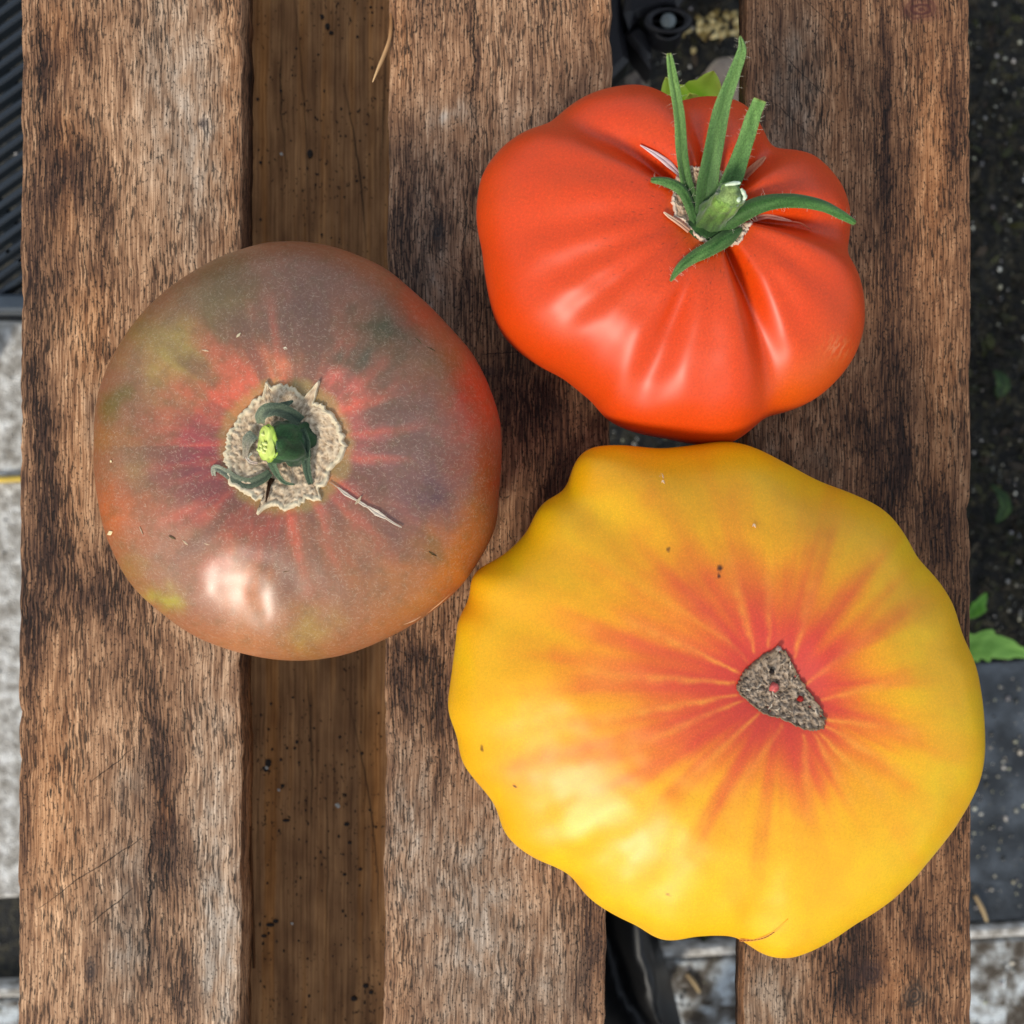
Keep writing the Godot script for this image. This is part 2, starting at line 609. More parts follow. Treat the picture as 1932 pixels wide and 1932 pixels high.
# a sawn board: left and right edge lines given at the top and bottom of the measured sheet
func board_mesh(xl0: float, xl1: float, xr0: float, xr1: float, y_top: float, thick: float, z0: float, z1: float, seed_: float, wobble: float, k := -1.0) -> ArrayMesh:
	var s: float = HALF * CAM_H / 966.0 if k < 0.0 else k
	var nzs := 420
	var prof := []        # [side 0..1 across, dy, u]
	prof.append([0.0, -thick, -0.14])
	prof.append([0.0, -thick * 0.5, -0.07])
	prof.append([0.0, -0.0012, -0.012])
	prof.append([0.004, -0.0004, -0.002])
	for i in 31:
		var f := lerpf(0.011, 0.989, i / 30.0)
		prof.append([f, 0.0, f])
	prof.append([0.996, -0.0004, 1.002])
	prof.append([1.0, -0.0012, 1.012])
	prof.append([1.0, -thick * 0.5, 1.07])
	prof.append([1.0, -thick, 1.14])
	for i in range(1, 6):
		prof.append([1.0 - i / 6.0, -thick, 1.14 + i * 0.16])
	var np := prof.size()
	var pos := PackedVector3Array()
	var uvs := PackedVector2Array()
	for i in nzs:
		var z := lerpf(z0, z1, float(i) / (nzs - 1))
		var dy := 966.0 + z / s
		var t := dy / 1932.0
		var e := wobble
		var xl := (lerpf(xl0, xl1, t) - 966.0) * s + e * (nz.get_noise_2d(z * 2200.0, seed_) + 0.8 * nz.get_noise_2d(z * 9000.0, seed_ + 7.0))
		var xr := (lerpf(xr0, xr1, t) - 966.0) * s + e * (nz.get_noise_2d(z * 2200.0, seed_ + 33.0) + 0.8 * nz.get_noise_2d(z * 9000.0, seed_ + 47.0))
		# small bites out of the arrises
		var bl := maxf(0.0, nz.get_noise_2d(z * 9000.0, seed_ + 90.0) - 0.25) * 0.0016
		var br := maxf(0.0, nz.get_noise_2d(z * 9000.0, seed_ + 130.0) - 0.25) * 0.0016
		for q in prof:
			var f: float = q[0]
			var x := lerpf(xl, xr, f)
			var y: float = y_top + q[1]
			if q[1] > -thick * 0.4:
				if f < 0.02:
					x += bl * (1.0 - f * 40.0)
					y -= bl * 0.6
				elif f > 0.98:
					x -= br * (1.0 - (1.0 - f) * 40.0)
					y -= br * 0.6
				y += 0.00022 * nz.get_noise_2d(x * 26000.0, z * 2500.0 + seed_)
			pos.append(Vector3(x, y, z))
			uvs.append(Vector2(q[2], (dy + 60.0) / 2052.0))
	return grid(pos, nzs, np, false, true, PackedColorArray(), uvs, false, true)

func make_pallet() -> void:
	var p := thing("pallet", "weathered brown wooden pallet with three wide slats carrying the tomatoes", "pallet")
	var m1 := weathered(11, 35.0, 458.0,
		[[75,110,40,60,.8],[150,75,25,50,.7],[140,325,45,75,.9],[92,300,22,130,.7],[60,470,22,190,.7],[195,450,16,130,.8],[110,530,36,80,.6],[250,40,18,45,.5],[62,735,25,90,.6],[85,830,30,90,.8],[91,1020,50,110,1.0],[182,1121,75,50,.9],[215,1045,30,30,.5],[200,662,40,18,.6],[305,1457,34,110,.9],[330,1627,55,85,.9],[357,1873,34,80,.8],[48,1556,16,170,.6],[119,1445,20,20,.6],[170,1834,18,50,.7],[60,1300,24,80,.5],[230,1240,60,60,.4],[280,1800,40,60,.4],[60,1180,30,90,.8],[290,1330,30,80,.4]],
		[[240,330,70,150,.5],[170,620,45,90,.7],[150,870,36,150,.6],[300,120,60,200,.5],[380,260,60,260,.7],[110,1560,50,250,.7],[400,1560,55,350,.9],[417,1800,40,160,.9],[120,1800,60,120,.6],[190,960,30,80,.4],[220,1380,60,60,.5]],
		[[300,150,60,220,.5],[380,260,60,260,.6],[405,1556,55,350,.6],[417,1794,40,150,.8],[238,1794,60,110,.7],[250,1480,40,60,.5],[185,800,25,60,.5],[250,1640,50,70,.5]],
		[[430,200,25,320,.8],[110,60,40,60,.6],[170,620,50,100,.9],[120,260,30,60,.6],[150,870,40,150,.6],[100,1500,60,250,.9],[310,1540,14,60,.9],[120,420,30,60,.6]],
		[[286,1560,284,1760,2.2,.9],[279,1700,283,1860,1.8,.8],[70,-40,72,330,1.6,.8],[254,1409,170,1476,1.5,.5],[274,1576,71,1714,1.5,.5],[254,1675,166,1746,1.5,.5],[66,560,62,760,1.2,.7],[48,1040,50,1200,1.2,.7],[348,1420,350,1490,1.4,.7],[318,1600,316,1690,1.4,.7]],
		[[383,232,9,9,0.2],[172,1833,9,20,0.2]], 1.06, 0.05)
	m1.albedo_color = Color(0.955, 0.955, 0.94)
	put("slat", board_mesh(40, 32, 460, 455, 0.0, 0.012, -0.43, 0.43, 3.0, 0.0006), m1, p)
	var m2 := weathered(51, 725.0, 1152.0,
		[[820,440,22,40,.8],[760,360,26,120,.6],[890,120,10,160,.7],[790,30,30,60,.4],[1010,90,20,120,.4],[1100,40,20,80,.3],[950,720,60,120,.7],[1060,900,60,160,.7],[1020,760,90,60,.5],[830,1330,36,80,.8],[780,1240,50,50,.8],[1120,1780,26,140,.9],[760,1310,24,80,.7],[1000,1850,40,60,.3],[880,560,50,80,.7],[760,520,40,100,.5],[830,1490,20,60,.5]],
		[[845,215,38,24,1.0],[920,420,60,200,.3],[770,100,22,120,.5],[760,1650,36,200,.5],[900,1740,70,180,.7],[1010,1720,60,160,.5],[960,80,60,100,.4],[1120,60,20,120,.5]],
		[[845,215,38,24,.9],[800,560,60,200,.7],[900,1740,100,250,.9],[770,1560,50,200,.6],[980,300,60,200,.4],[1060,1850,60,120,.6],[800,760,40,80,.5]],
		[[750,60,16,160,.7],[1130,70,22,160,.6],[760,1800,20,120,.4]],
		[[890,-40,884,250,1.6,.7],[884,250,862,620,1.4,.6],[740,1260,742,1500,1.2,.5],[905,668,1000,662,1.6,.6],[800,380,1110,560,1.2,.3],[800,470,900,540,1.2,.3],[1096,1700,1094,1900,1.2,.6]],
		[[822,436,12,16,0.0],[912,700,16,10,0.3]], 1.03, 0.16)
	m2.albedo_color = Color(0.955, 0.955, 0.945)
	put("slat", board_mesh(735, 722, 1157, 1143, -0.0004, 0.012, -0.43, 0.43, 19.0, 0.0005), m2, p)
	var m3 := weathered(87, 1400.0, 1834.0,
		[[1668,200,16,300,1.0],[1800,220,24,160,.8],[1600,90,14,90,.6],[1680,640,50,140,.6],[1700,400,20,120,.6],[1660,980,50,150,.7],[1770,980,34,90,1.0],[1800,1180,30,140,.8],[1700,880,30,120,.6],[1620,1780,36,120,.9],[1740,1760,50,80,.7],[1590,1850,30,60,.8],[1460,150,20,150,.4],[1560,600,30,90,.6],[1640,820,60,60,.5],[1800,1560,26,120,.6]],
		[[1755,300,30,200,.7],[1560,150,28,160,.5],[1775,770,24,150,.8],[1450,1880,55,80,1.0],[1690,1880,30,50,.3],[1440,300,30,160,.3],[1800,900,14,140,.5]],
		[[1450,1880,70,90,1.0],[1480,300,60,220,.6],[1500,150,50,120,.4],[1440,860,40,90,.6],[1540,870,50,80,.5]],
		[[1755,300,34,220,.9],[1775,770,30,160,.9],[1790,1400,30,120,.5],[1570,180,24,160,.6],[1690,1860,40,60,.6]],
		[[1586,1720,1578,1830,2.2,.9],[1576,1850,1570,1950,2.0,.9],[1578,1830,1560,1836,1.8,.6],[1735,600,1760,980,1.4,.5],[1702,-40,1716,420,1.4,.5],[1420,60,1560,190,1.2,.35],[1420,170,1540,270,1.2,.35],[1430,290,1540,380,1.2,.35],[1430,400,1540,480,1.2,.3],[1480,-30,1600,80,1.2,.35],[1544,100,1552,560,1.2,.5],[1640,1720,1646,1900,1.2,.6]],
		[[1737,18,34,20,1.2],[1505,293,13,12,0.0],[1724,1876,20,24,0.0],[1640,1835,30,22,0.5]], 0.98, 0.22)
	m3.albedo_color = Color(0.91, 0.87, 0.82)
	put("slat", board_mesh(1410, 1402, 1831, 1833, 0.0003, 0.0105, -0.43, 0.43, 41.0, 0.0004), m3, p)
	# the plank lower down, seen through the left gap
	var mp := plank_material(140)
	mp.albedo_color = Color(0.96, 0.94, 0.9)
	var lower := put("lower_plank", board_mesh(420, 415, 800, 790, -0.060, 0.012, -0.43, 0.43, 63.0, 0.0004, HALF * 0.36 / 966.0), mp, p)
	lower.set_meta("label", "smoother damp plank lower down, showing in the left gap")
	# cross beams and posts, outside the picture, that carry the slats
	var mb := plain(Color(0.38, 0.28, 0.2), 0.8, 0.3)
	for z in [-0.385, 0.385]:
		put("cross_beam", box(Vector3(0.31, 0.0475, 0.05), 0.002), mb, p, Vector3(0.0, -0.0362, z))
		for x in [-0.13, 0.13]:
			put("post", box(Vector3(0.045, 0.3195, 0.045), 0.002), mb, p, Vector3(x, -0.2201, z))
	# the torn splinter that hangs off the middle slat's left edge
	var sp := PackedVector3Array([at(738, 22, -0.001), at(737, 60, 0.0004), at(731, 88, 0.001), at(717, 122, 0.0005), at(703, 155, -0.001)])
	put("splinter", tube(sp, [0.0003, 0.0006, 0.0007, 0.0006, 0.00015], 6, 30, Color(0.55, 0.38, 0.24), Color(0.8, 0.66, 0.48), 0.4), coloured(0.7, 0.3), p)
	var sl := PackedVector3Array([at(473, 1560, -0.009), at(476, 1700, -0.0125), at(479, 1826, -0.017)])
	put("splinter", tube(sl, [0.0004, 0.0006, 0.0005], 5, 12, Color(0.3, 0.19, 0.1), Color(0.33, 0.21, 0.12), 0.4), coloured(0.8, 0.3), p)

# ------------------------------------------------------------------ tomatoes

class Fruit:
	var O: Vector3
	var C: Vector3
	var R := PackedFloat32Array()
	var RS := PackedFloat32Array()
	var yeq := 0.03
	var ytop := 0.06
	var pw := 0.85
	var dimple := 0.006
	var dr := 0.3
	var furrow := 0.006
	var fs := 0.1
	var ms := 0.4
	var valley := PackedFloat32Array()
	var minor := PackedFloat32Array()
	var ang := PackedFloat32Array()      # angle about C of every outline point, rising
	var tilt := Vector2.ZERO

	func level(s: float) -> float:
		var q := pow(s, 1.0 / pw)
		return yeq + (ytop - yeq) * sqrt(maxf(0.0, 1.0 - q * q)) - dimple * exp(-(s / dr) * (s / dr))

	func radius(i: int, s: float) -> float:
		return lerpf(RS[i], R[i], smoothstep(0.62, 1.0, s))

	func top_y(s: float, i: int) -> float:
		var v := valley[i] * smoothstep(fs, fs + 0.45, s) + minor[i] * smoothstep(ms, ms + 0.45, s)
		var q := pow(s, 1.0 / pw)
		var cu := sqrt(maxf(0.0, 1.0 - q * q))
		var y := yeq + (ytop - yeq) * cu
		y -= dimple * exp(-(s / dr) * (s / dr))
		y -= furrow * v * (1.0 - pow(s, 6.0)) * (0.45 + 0.55 * cu)
		return y

const NT := 540
const TOPR := 190
const BOTR := 50

func make_fruit(outline: Array, o: Vector2, c: Vector2, yeq: float, ytop: float, pw: float, dimple: float, dr: float, furrow: float, furrows: Array, fs := 0.1) -> Fruit:
	var f := Fruit.new()
	f.fs = fs
	f.yeq = yeq
	f.ytop = ytop
	f.pw = pw
	f.dimple = dimple
	f.dr = dr
	f.furrow = furrow
	f.O = at(o.x, o.y, yeq)
	f.C = at(c.x, c.y, ytop - dimple)
	var pts := []
	for q in outline:
		var p := at(q[0], q[1], yeq)
		var d := Vector2(p.x - f.O.x, p.z - f.O.z)
		# the rim that is seen from above lies a little over or under the widest ring
		p = at(q[0], q[1], yeq + 0.0088 * Vector2(p.x, p.z).dot(d.normalized()) / (CAM_H - yeq))
		d = Vector2(p.x - f.O.x, p.z - f.O.z)
		pts.append(Vector2(fposmod(d.angle(), TAU), d.length()))
	pts.sort_custom(func(a, b): return a.x < b.x)
	var m := pts.size()
	var tab := PackedFloat32Array()
	tab.resize(NT)
	for i in NT:
		var a := TAU * i / NT
		var k := 0
		while k < m and pts[k].x < a:
			k += 1
		var p1: Vector2 = pts[(k - 1 + m) % m]
		var p2: Vector2 = pts[k % m]
		var p0: Vector2 = pts[(k - 2 + m) % m]
		var p3: Vector2 = pts[(k + 1) % m]
		var span := fposmod(p2.x - p1.x, TAU)
		var t := fposmod(a - p1.x, TAU) / maxf(span, 1e-5)
		tab[i] = cubic_interpolate(p1.y, p2.y, lerpf(p1.y, p0.y, minf(1.0, span / maxf(1e-4, fposmod(p1.x - p0.x, TAU)))), lerpf(p2.y, p3.y, minf(1.0, span / maxf(1e-4, fposmod(p3.x - p2.x, TAU)))), t)
	for pass_ in 2:
		var t2 := tab.duplicate()
		for i in NT:
			var s := 0.0
			for q in range(-3, 4):
				s += tab[posmod(i + q, NT)]
			t2[i] = s / 7.0
		tab = t2
	f.R = tab
	for pass_ in 4:
		var t2 := tab.duplicate()
		for i in NT:
			var s := 0.0
			for q in range(-18, 19):
				s += tab[posmod(i + q, NT)]
			t2[i] = s / 37.0
		tab = t2
	f.RS = tab
	for i in NT:
		f.R[i] = tab[i] + (f.R[i] - tab[i]) * 1.28
	f.valley.resize(NT)
	f.minor.resize(NT)
	for q in furrows:
		var p := at(q[0], q[1], yeq)
		var a := Vector2(p.x - f.O.x, p.z - f.O.z).angle()
		for i in NT:
			var d := angle_difference(TAU * i / NT, a) / deg_to_rad(q[3])
			if q[2] < 0.7:
				f.minor[i] += q[2] * exp(-d * d)
			else:
				f.valley[i] += q[2] * exp(-d * d)
	return f

func skin_mesh(f: Fruit, paint: Callable) -> ArrayMesh:
	var pos := PackedVector3Array()
	var cols := PackedColorArray()
	for i in NT:
		var th := TAU * i / NT
		var e := Vector3(f.O.x + f.R[i] * cos(th), 0.0, f.O.z + f.R[i] * sin(th))
		var c0 := Vector3(f.C.x, 0.0, f.C.z)
		var o0 := Vector3(f.O.x, 0.0, f.O.z)
		for j in TOPR + BOTR:
			var s := 0.0
			var p: Vector3
			if j < TOPR:
				var u := (float(j) / (TOPR - 1)) * PI * 0.5
				u = lerpf(u, sin(u) * PI * 0.5, 0.35) if j < TOPR - 1 else PI * 0.5
				s = pow(sin(u), f.pw)
				var rs := f.radius(i, s)
				p = c0.lerp(o0 + Vector3(rs * cos(th), 0.0, rs * sin(th)), s)
				p.y = f.top_y(minf(s, 1.0), i)
			else:
				var u := PI * 0.5 * (1.0 + float(j - TOPR + 1) / BOTR)
				s = pow(maxf(0.0, sin(u)), 0.62)
				p = o0.lerp(e, s)
				p.y = f.yeq * (1.0 - pow(-cos(u), 0.72))
				s = 2.0 - s
			if s < 1.0:
				p.y += 0.0007 * nz.get_noise_3d(p.x * 3500.0, p.z * 3500.0, f.ytop * 9000.0) * ss(0.05, 0.3, s)
			pos.append(p - o0)
			# where the point lies on the fruit's own plan, in measured units; the underside goes on outwards
			var k := HALF * (CAM_H - (f.level(s) if s < 1.0 else f.yeq)) / 966.0
			var q := Vector2(p.x, p.z) / k + Vector2(966.0, 966.0)
			if s > 1.0:
				q = (Vector2(e.x, e.z) + (Vector2(e.x, e.z) - Vector2(o0.x, o0.z)) * (s - 1.0)) / k + Vector2(966.0, 966.0)
			cols.append(paint.call(q, s, th))
	# angle table about C for height()
	var list := []
	for i in NT:
		var th := TAU * i / NT
		list.append(Vector2(f.O.x + f.R[i] * cos(th) - f.C.x, f.O.z + f.R[i] * sin(th) - f.C.z).angle())
	f.ang = PackedFloat32Array(list)
	return grid(pos, NT, TOPR + BOTR, true, false, cols)

func fruit_height(f: Fruit, x: float, z: float) -> float:
	# nearest outline spoke through the stem end
	var d := Vector2(x - f.C.x, z - f.C.z)
	var a := d.angle()
	var best := 0
	var bd := 9.0
	for i in range(0, NT, 2):
		var e := absf(angle_difference(a, f.ang[i]))
		if e < bd:
			bd = e
			best = i
	var th := TAU * best / NT
	var s := 0.5
	for it in 4:
		var r := f.radius(best, s)
		s = clampf(d.length() / Vector2(f.O.x + r * cos(th) - f.C.x, f.O.z + r * sin(th) - f.C.z).length(), 0.0, 0.999)
	return f.top_y(s, best)

# a measured point laid on a fruit's skin, raised by lift
func on_skin(f: Fruit, px: float, py: float, lift: float) -> Vector3:
	var p := at(px, py, f.ytop - f.dimple)
	for i in 3:
		p = at(px, py, fruit_height(f, p.x, p.z) + lift)
	return p

func c8(r: float, g: float, b: float) -> Color:
	return Color(r / 255.0, g / 255.0, b / 255.0)

func blend(base: Color, list: Array, q: Vector2) -> Color:
	var c := base
	for b in list:
		var dx: float = (q.x - b[0]) / b[2]
		var dy: float = (q.y - b[1]) / b[3]
		var d := dx * dx + dy * dy
		if d < 4.0:
			c = c.lerp(b[5], b[4] * exp(-d * 1.1))
	return c

# a ragged corky scar laid over the skin round the stem
func cork(f: Fruit, outline: Array, c: Vector2, lift: float, rough: float, origin: Vector3, pale: Color, mid: Color, dark: Color, rim: Color, dome := 0.0) -> ArrayMesh:
	var pos := PackedVector3Array()
	var cols := PackedColorArray()
	var nt := 260
	var nr := 60
	var m := outline.size()
	for i in nt:
		var x := float(i) / nt * m
		var i0 := int(x)
		var a := Vector2(outline[i0][0], outline[i0][1])
		var b := Vector2(outline[(i0 + 1) % m][0], outline[(i0 + 1) % m][1])
		var e := a.lerp(b, x - i0)
		e = c + (e - c) * (1.0 + 0.05 * nz.get_noise_2d(i * 16.0, lift * 90000.0) + 0.03 * nz.get_noise_2d(i * 60.0, lift * 50000.0))
		for j in nr:
			var s := float(j) / (nr - 1)
			var q := c.lerp(e, s)
			var n1 := nz.get_noise_2d(q.x * 6.0, q.y * 6.0)
			var n2 := nz.get_noise_2d(q.x * 10.0 + 300.0, q.y * 10.0)
			var rr := absf(nz.get_noise_2d(q.x * 8.0 + 90.0, q.y * 8.0 + 40.0))
			var p := on_skin(f, q.x, q.y, lift + dome * (1.0 - s * s))
			p.y += rough * (n1 * 1.1 + n2 * 0.45) * (1.0 if s < 0.97 else 0.3)
			if s > 0.995:
				p.y -= lift + 0.0006
			elif s > 0.9:
				p.y += rough * 0.6 * sin((s - 0.9) / 0.09 * PI)
			var col := mid.lerp(pale, clampf(0.5 + n1 + 0.5 * n2, 0.0, 1.0))
			var ce := cells.get_noise_2d(q.x, q.y) + 1.0
			col = col.lerp(dark, clampf((0.16 - ce) * 6.0, 0.0, 0.75))
			col = col.lerp(dark, clampf((0.04 - rr) * 13.0, 0.0, 0.4))
			p.y += rough * clampf(ce * 1.2, 0.0, 0.5)
			col = col.lerp(dark, clampf(-n2 * 1.0 - 0.35, 0.0, 0.4))
			if s > 0.9:
				col = col.lerp(rim, 0.6)
			pos.append(p - origin)
			cols.append(col)
	return grid(pos, nt, nr, true, false, cols, PackedVector2Array(), true)

func hairs(roots: Array, origin: Vector3) -> ArrayMesh:
	# each root: [point, direction, length]
	var pos := PackedVector3Array()
	var nor := PackedVector3Array()
	var idx := PackedInt32Array()
	for r in roots:
		var p: Vector3 = r[0] - origin
		var d: Vector3 = r[1]
		var l: float = r[2]
		var side := d.cross(Vector3.UP).normalized()
		var up := side.cross(d).normalized()
		var bend := Vector3(rng.randf_range(-1, 1), rng.randf_range(-0.5, 0.8), rng.randf_range(-1, 1)) * l * 0.25
		var b := pos.size()
		for k in 4:
			var t := k / 3.0
			var c := p + d * l * t + bend * t * t
			for e in 3:
				var n := side * cos(e * TAU / 3.0) + up * sin(e * TAU / 3.0)
				pos.append(c + n * 0.00003 * (1.0 - 0.7 * t))
				nor.append(n)
		for k in 3:
			for e in 3:
				var a0 := b + k * 3 + e
				var a1 := b + k * 3 + (e + 1) % 3
				for v in [a0, a1, a1 + 3, a0, a1 + 3, a0 + 3]:
					idx.append(v)
	return raw(pos, nor, idx)

func shifted(p: PackedVector3Array, o: Vector3) -> PackedVector3Array:
	var q := PackedVector3Array()
	for v in p:
		q.append(v - o)
	return q

func fuzz_material(seed_: int) -> StandardMaterial3D:
	var m := skin_material(skin_texture(seed_, 0.70, 1800, 9.0, 9000, 0.5), 0.62, 0.3, 0.0, 40.0)
	m.rim_enabled = true
	m.rim = 0.35
	m.rim_tint = 0.6
	return m

func make_red(fuzz: StandardMaterial3D, hair: StandardMaterial3D) -> void:
	var outline := [[1169,171],[1195,170],[1240,182],[1268,193],[1300,189],[1344,190],[1395,206],[1436,252],[1459,283],[1495,292],[1532,305],[1582,359],[1599,405],[1602,440],[1600,490],[1616,530],[1624,580],[1624,622],[1603,680],[1549,743],[1500,772],[1446,790],[1412,815],[1375,835],[1340,838],[1300,834],[1257,826],[1190,810],[1149,789],[1115,755],[1060,712],[1007,680],[970,650],[944,618],[928,580],[917,535],[908,470],[900,413],[903,375],[911,338],[930,305],[957,276],[990,254],[1028,238],[1045,224],[1069,205],[1115,182]]
	var f := make_fruit(outline, Vector2(1262, 505), Vector2(1345, 402), 0.029, 0.060, 0.76, 0.0080, 0.28, 0.0078,
		[[1452,788,1.0,8],[1601,488,1.0,8],[1459,281,1.0,9],[1268,194,0.75,9],[1032,236,0.95,9],[1178,803,0.65,9],[1290,834,0.16,10],[1085,735,0.18,11],[1000,672,0.32,8],[935,590,0.26,8],[903,480,0.22,9],[1545,745,0.28,8],[1618,650,0.24,9],[1100,190,0.25,9],[930,305,0.2,10]], -0.08)
	f.ms = 0.16
	var red_spots := [
		[1590,660,70,90,.35,c8(225,90,20)],[1500,740,60,70,.45,c8(226,110,16)],[1560,700,50,50,.3,c8(230,120,25)],[1150,640,120,90,.25,c8(228,78,20)],[1000,560,70,120,.3,c8(232,76,18)],[1250,310,90,80,.3,c8(226,64,30)],[1480,330,70,50,.3,c8(230,74,18)],[1200,200,110,40,.4,c8(216,66,18)]]
	var paint := func(q: Vector2, s: float, _th: float) -> Color:
		var c := blend(c8(238, 75, 8), red_spots, q)
		var n := nz.get_noise_2d(q.x * 0.55, q.y * 0.55)
		c = c.lerp(c8(226, 86, 22), clampf(0.35 * n + ss(0.75, 1.15, s) * 0.3, 0.0, 0.6))
		c = c.lerp(c8(170, 30, 18), clampf(0.3 * ss(1.3, 1.9, s), 0.0, 1.0))
		# dark pin-pricks around the stem end
		var k := nz.get_noise_2d(q.x * 19.0, q.y * 19.0)
		if k > 0.50 and s > 0.12:
			c = c.lerp(c8(110, 40, 20), (k - 0.50) * 4.0 * (1.0 - ss(0.25, 0.75, s)) * (0.5 + 0.5 * ss(1500.0, 1150.0, q.x)))
		# scuff on the right shoulder
		var d := Vector2((q.x - 1582) / 24.0, (q.y - 655) / 22.0).length_squared()
		if d < 3.0 and nz.get_noise_2d(q.x * 11.0 + q.y * 6.0, q.y * 4.0) > 0.02:
			c = c.lerp(c8(232, 150, 120), 0.55 * exp(-d))
		# green-gold halo close to the stem
		c = c.lerp(c8(196, 110, 30), (1.0 - ss(0.10, 0.24, s)) * 0.55)
		return c
	var mesh := skin_mesh(f, paint)
	var t := thing("tomato", "ribbed bright red tomato with a fresh green star of sepals", "tomato", Vector3(f.O.x, 0.0, f.O.z), "tomatoes on the pallet")
	var o := t.position
	put("skin", mesh, skin_material(skin_texture(301, 0.88, 0, 1.0, 7000, 0.14), 0.43, 0.5, 0.10), t)
	# corky ring and torn bits round the stem
	var cm := coloured(0.85, 0.25)
	var ring := [[1390,365],[1402,385],[1405,410],[1420,420],[1408,440],[1395,460],[1370,466],[1340,462],[1315,450],[1295,425],[1272,408],[1266,380],[1270,345],[1282,318],[1300,312],[1330,318],[1352,318],[1372,335]]
	put("corky_scar", cork(f, ring, Vector2(1340, 392), 0.0005, 0.0006, o, c8(205,178,150), c8(170,140,115), c8(110,80,62), c8(222,205,185)), cm, t)
	# papery tongues
	var tongues := [
		[[1282,330],[1262,310],[1238,292],[1208,274], [3,6,4.5,0.5], c8(200,165,160), c8(226,205,205)],
		[[1402,338],[1418,322],[1432,308],[1444,296], [7,8,6,2], c8(160,95,70), c8(190,130,100)],
		[[1420,414],[1445,408],[1470,412],[1495,418], [6,5,4,0.7], c8(190,130,110), c8(220,160,140)],
		[[1495,418],[1510,421],[1522,428],[1530,434], [1,1,1,0.4], c8(220,150,120), c8(225,120,80)],
		[[1300,436],[1280,420],[1262,408],[1252,400], [4,4,3,1], c8(180,130,105), c8(215,190,165)]]
	for q in tongues:
		var p := PackedVector3Array()
		for k in 4:
			p.append(on_skin(f, q[k][0], q[k][1], 0.0009) - o)
		var w := []
		for v in q[4]:
			w.append(v * 0.000145)
		put("dry_tongue", blade(p, w, 0.2, 0.00025, q[5], q[6]), cm, t)
	# stem and its broken end
	var sb := on_skin(f, 1343, 412, 0.0)
	var h0 := sb.y
	var s0 := at(1340, 420, h0 - 0.001)
	var s1 := at(1351, 402, h0 + 0.006)
	var s2 := at(1378, 368, h0 + 0.0145)
	var stem := put("stem", tube(shifted(PackedVector3Array([s0, s1, s1.lerp(s2, 0.5), s2]), o), [0.0048, 0.0035, 0.0031, 0.0035], 40, 44, c8(74, 112, 54), c8(150, 196, 92), 0.35), fuzz, t)
	var sd := (s2 - s1).normalized()
	var cutp := PackedVector3Array([s2 - o - sd * 0.0004, s2 - o + sd * 0.0005])
	put("broken_end", tube(cutp, [0.0033, 0.0024], 20, 5, c8(140, 182, 88), c8(176, 206, 122), 0.35), fuzz, stem)
	for k in 4:
		var a := [at(1368, 349, h0 + 0.0158), at(1398, 356, h0 + 0.015), at(1408, 368, h0 + 0.0140), at(1395, 372, h0 + 0.0148)][k] as Vector3
		var b := [at(1396, 345, h0 + 0.0158), at(1406, 372, h0 + 0.014), at(1402, 378, h0 + 0.0138), at(1390, 385, h0 + 0.0142)][k] as Vector3
		put("torn_fibre", tube(PackedVector3Array([a - o, (a + b) * 0.5 - o + Vector3(0, 0.0004, 0), b - o]), [0.0002, 0.00055, 0.0003], 7, 12, c8(205, 225, 185), c8(222, 236, 212), 0.3), coloured(0.4, 0.5), stem)
	put("calyx_base", tube(shifted(PackedVector3Array([at(1336, 424, h0 - 0.002), at(1337, 420, h0 + 0.0012), at(1338, 416, h0 + 0.0028)]), o), [0.0066, 0.0062, 0.0040], 24, 14, c8(64, 98, 50), c8(56, 92, 44), 0.3), fuzz, t)
	# sepals: [x, y, height above the stem base], half widths in measured units
	var sep := [
		[[[1318,410,.000],[1297,356,.0035],[1286,290,.009],[1281,219,.013],[1268,141,.017],[1262,101,.018]], [12,12,10,10,8,4], 0.5, c8(75,115,61), c8(150,195,103)],
		[[[1326,410,.001],[1334,345,.006],[1345,285,.010],[1361,206,.014],[1384,141,.017],[1399,97,.018],[1396,69,.0175]], [15,19,17,14,11,8,1.6], 0.45, c8(78,117,64), c8(158,205,113)],
		[[[1352,398,.003],[1382,335,.0075],[1405,270,.011],[1421,219,.014],[1434,188,.0155]], [20,18,14,13,10.5], 0.3, c8(85,129,69), c8(140,189,100)],
		[[[1345,432,.002],[1376,414,.005],[1434,385,.009],[1493,377,.010],[1550,386,.0075],[1588,404,.004],[1613,420,.0015]], [14,18,15,12.5,11,8.5,4.5], -0.6, c8(75,113,57), c8(97,158,77)],
		[[[1398,432,.003],[1375,446,.004],[1340,468,.0045],[1310,484,.004],[1283,505,.002],[1265,530,.0005]], [5,15,14,11,8,2.2], -0.55, c8(80,122,64), c8(123,177,90)],
		[[[1312,420,.001],[1303,390,.003],[1286,358,.005],[1258,343,.0055],[1228,339,.0045]], [8,10,10,9,4], -0.4, c8(82,122,64), c8(115,165,87)]]
	rng.seed = 4242
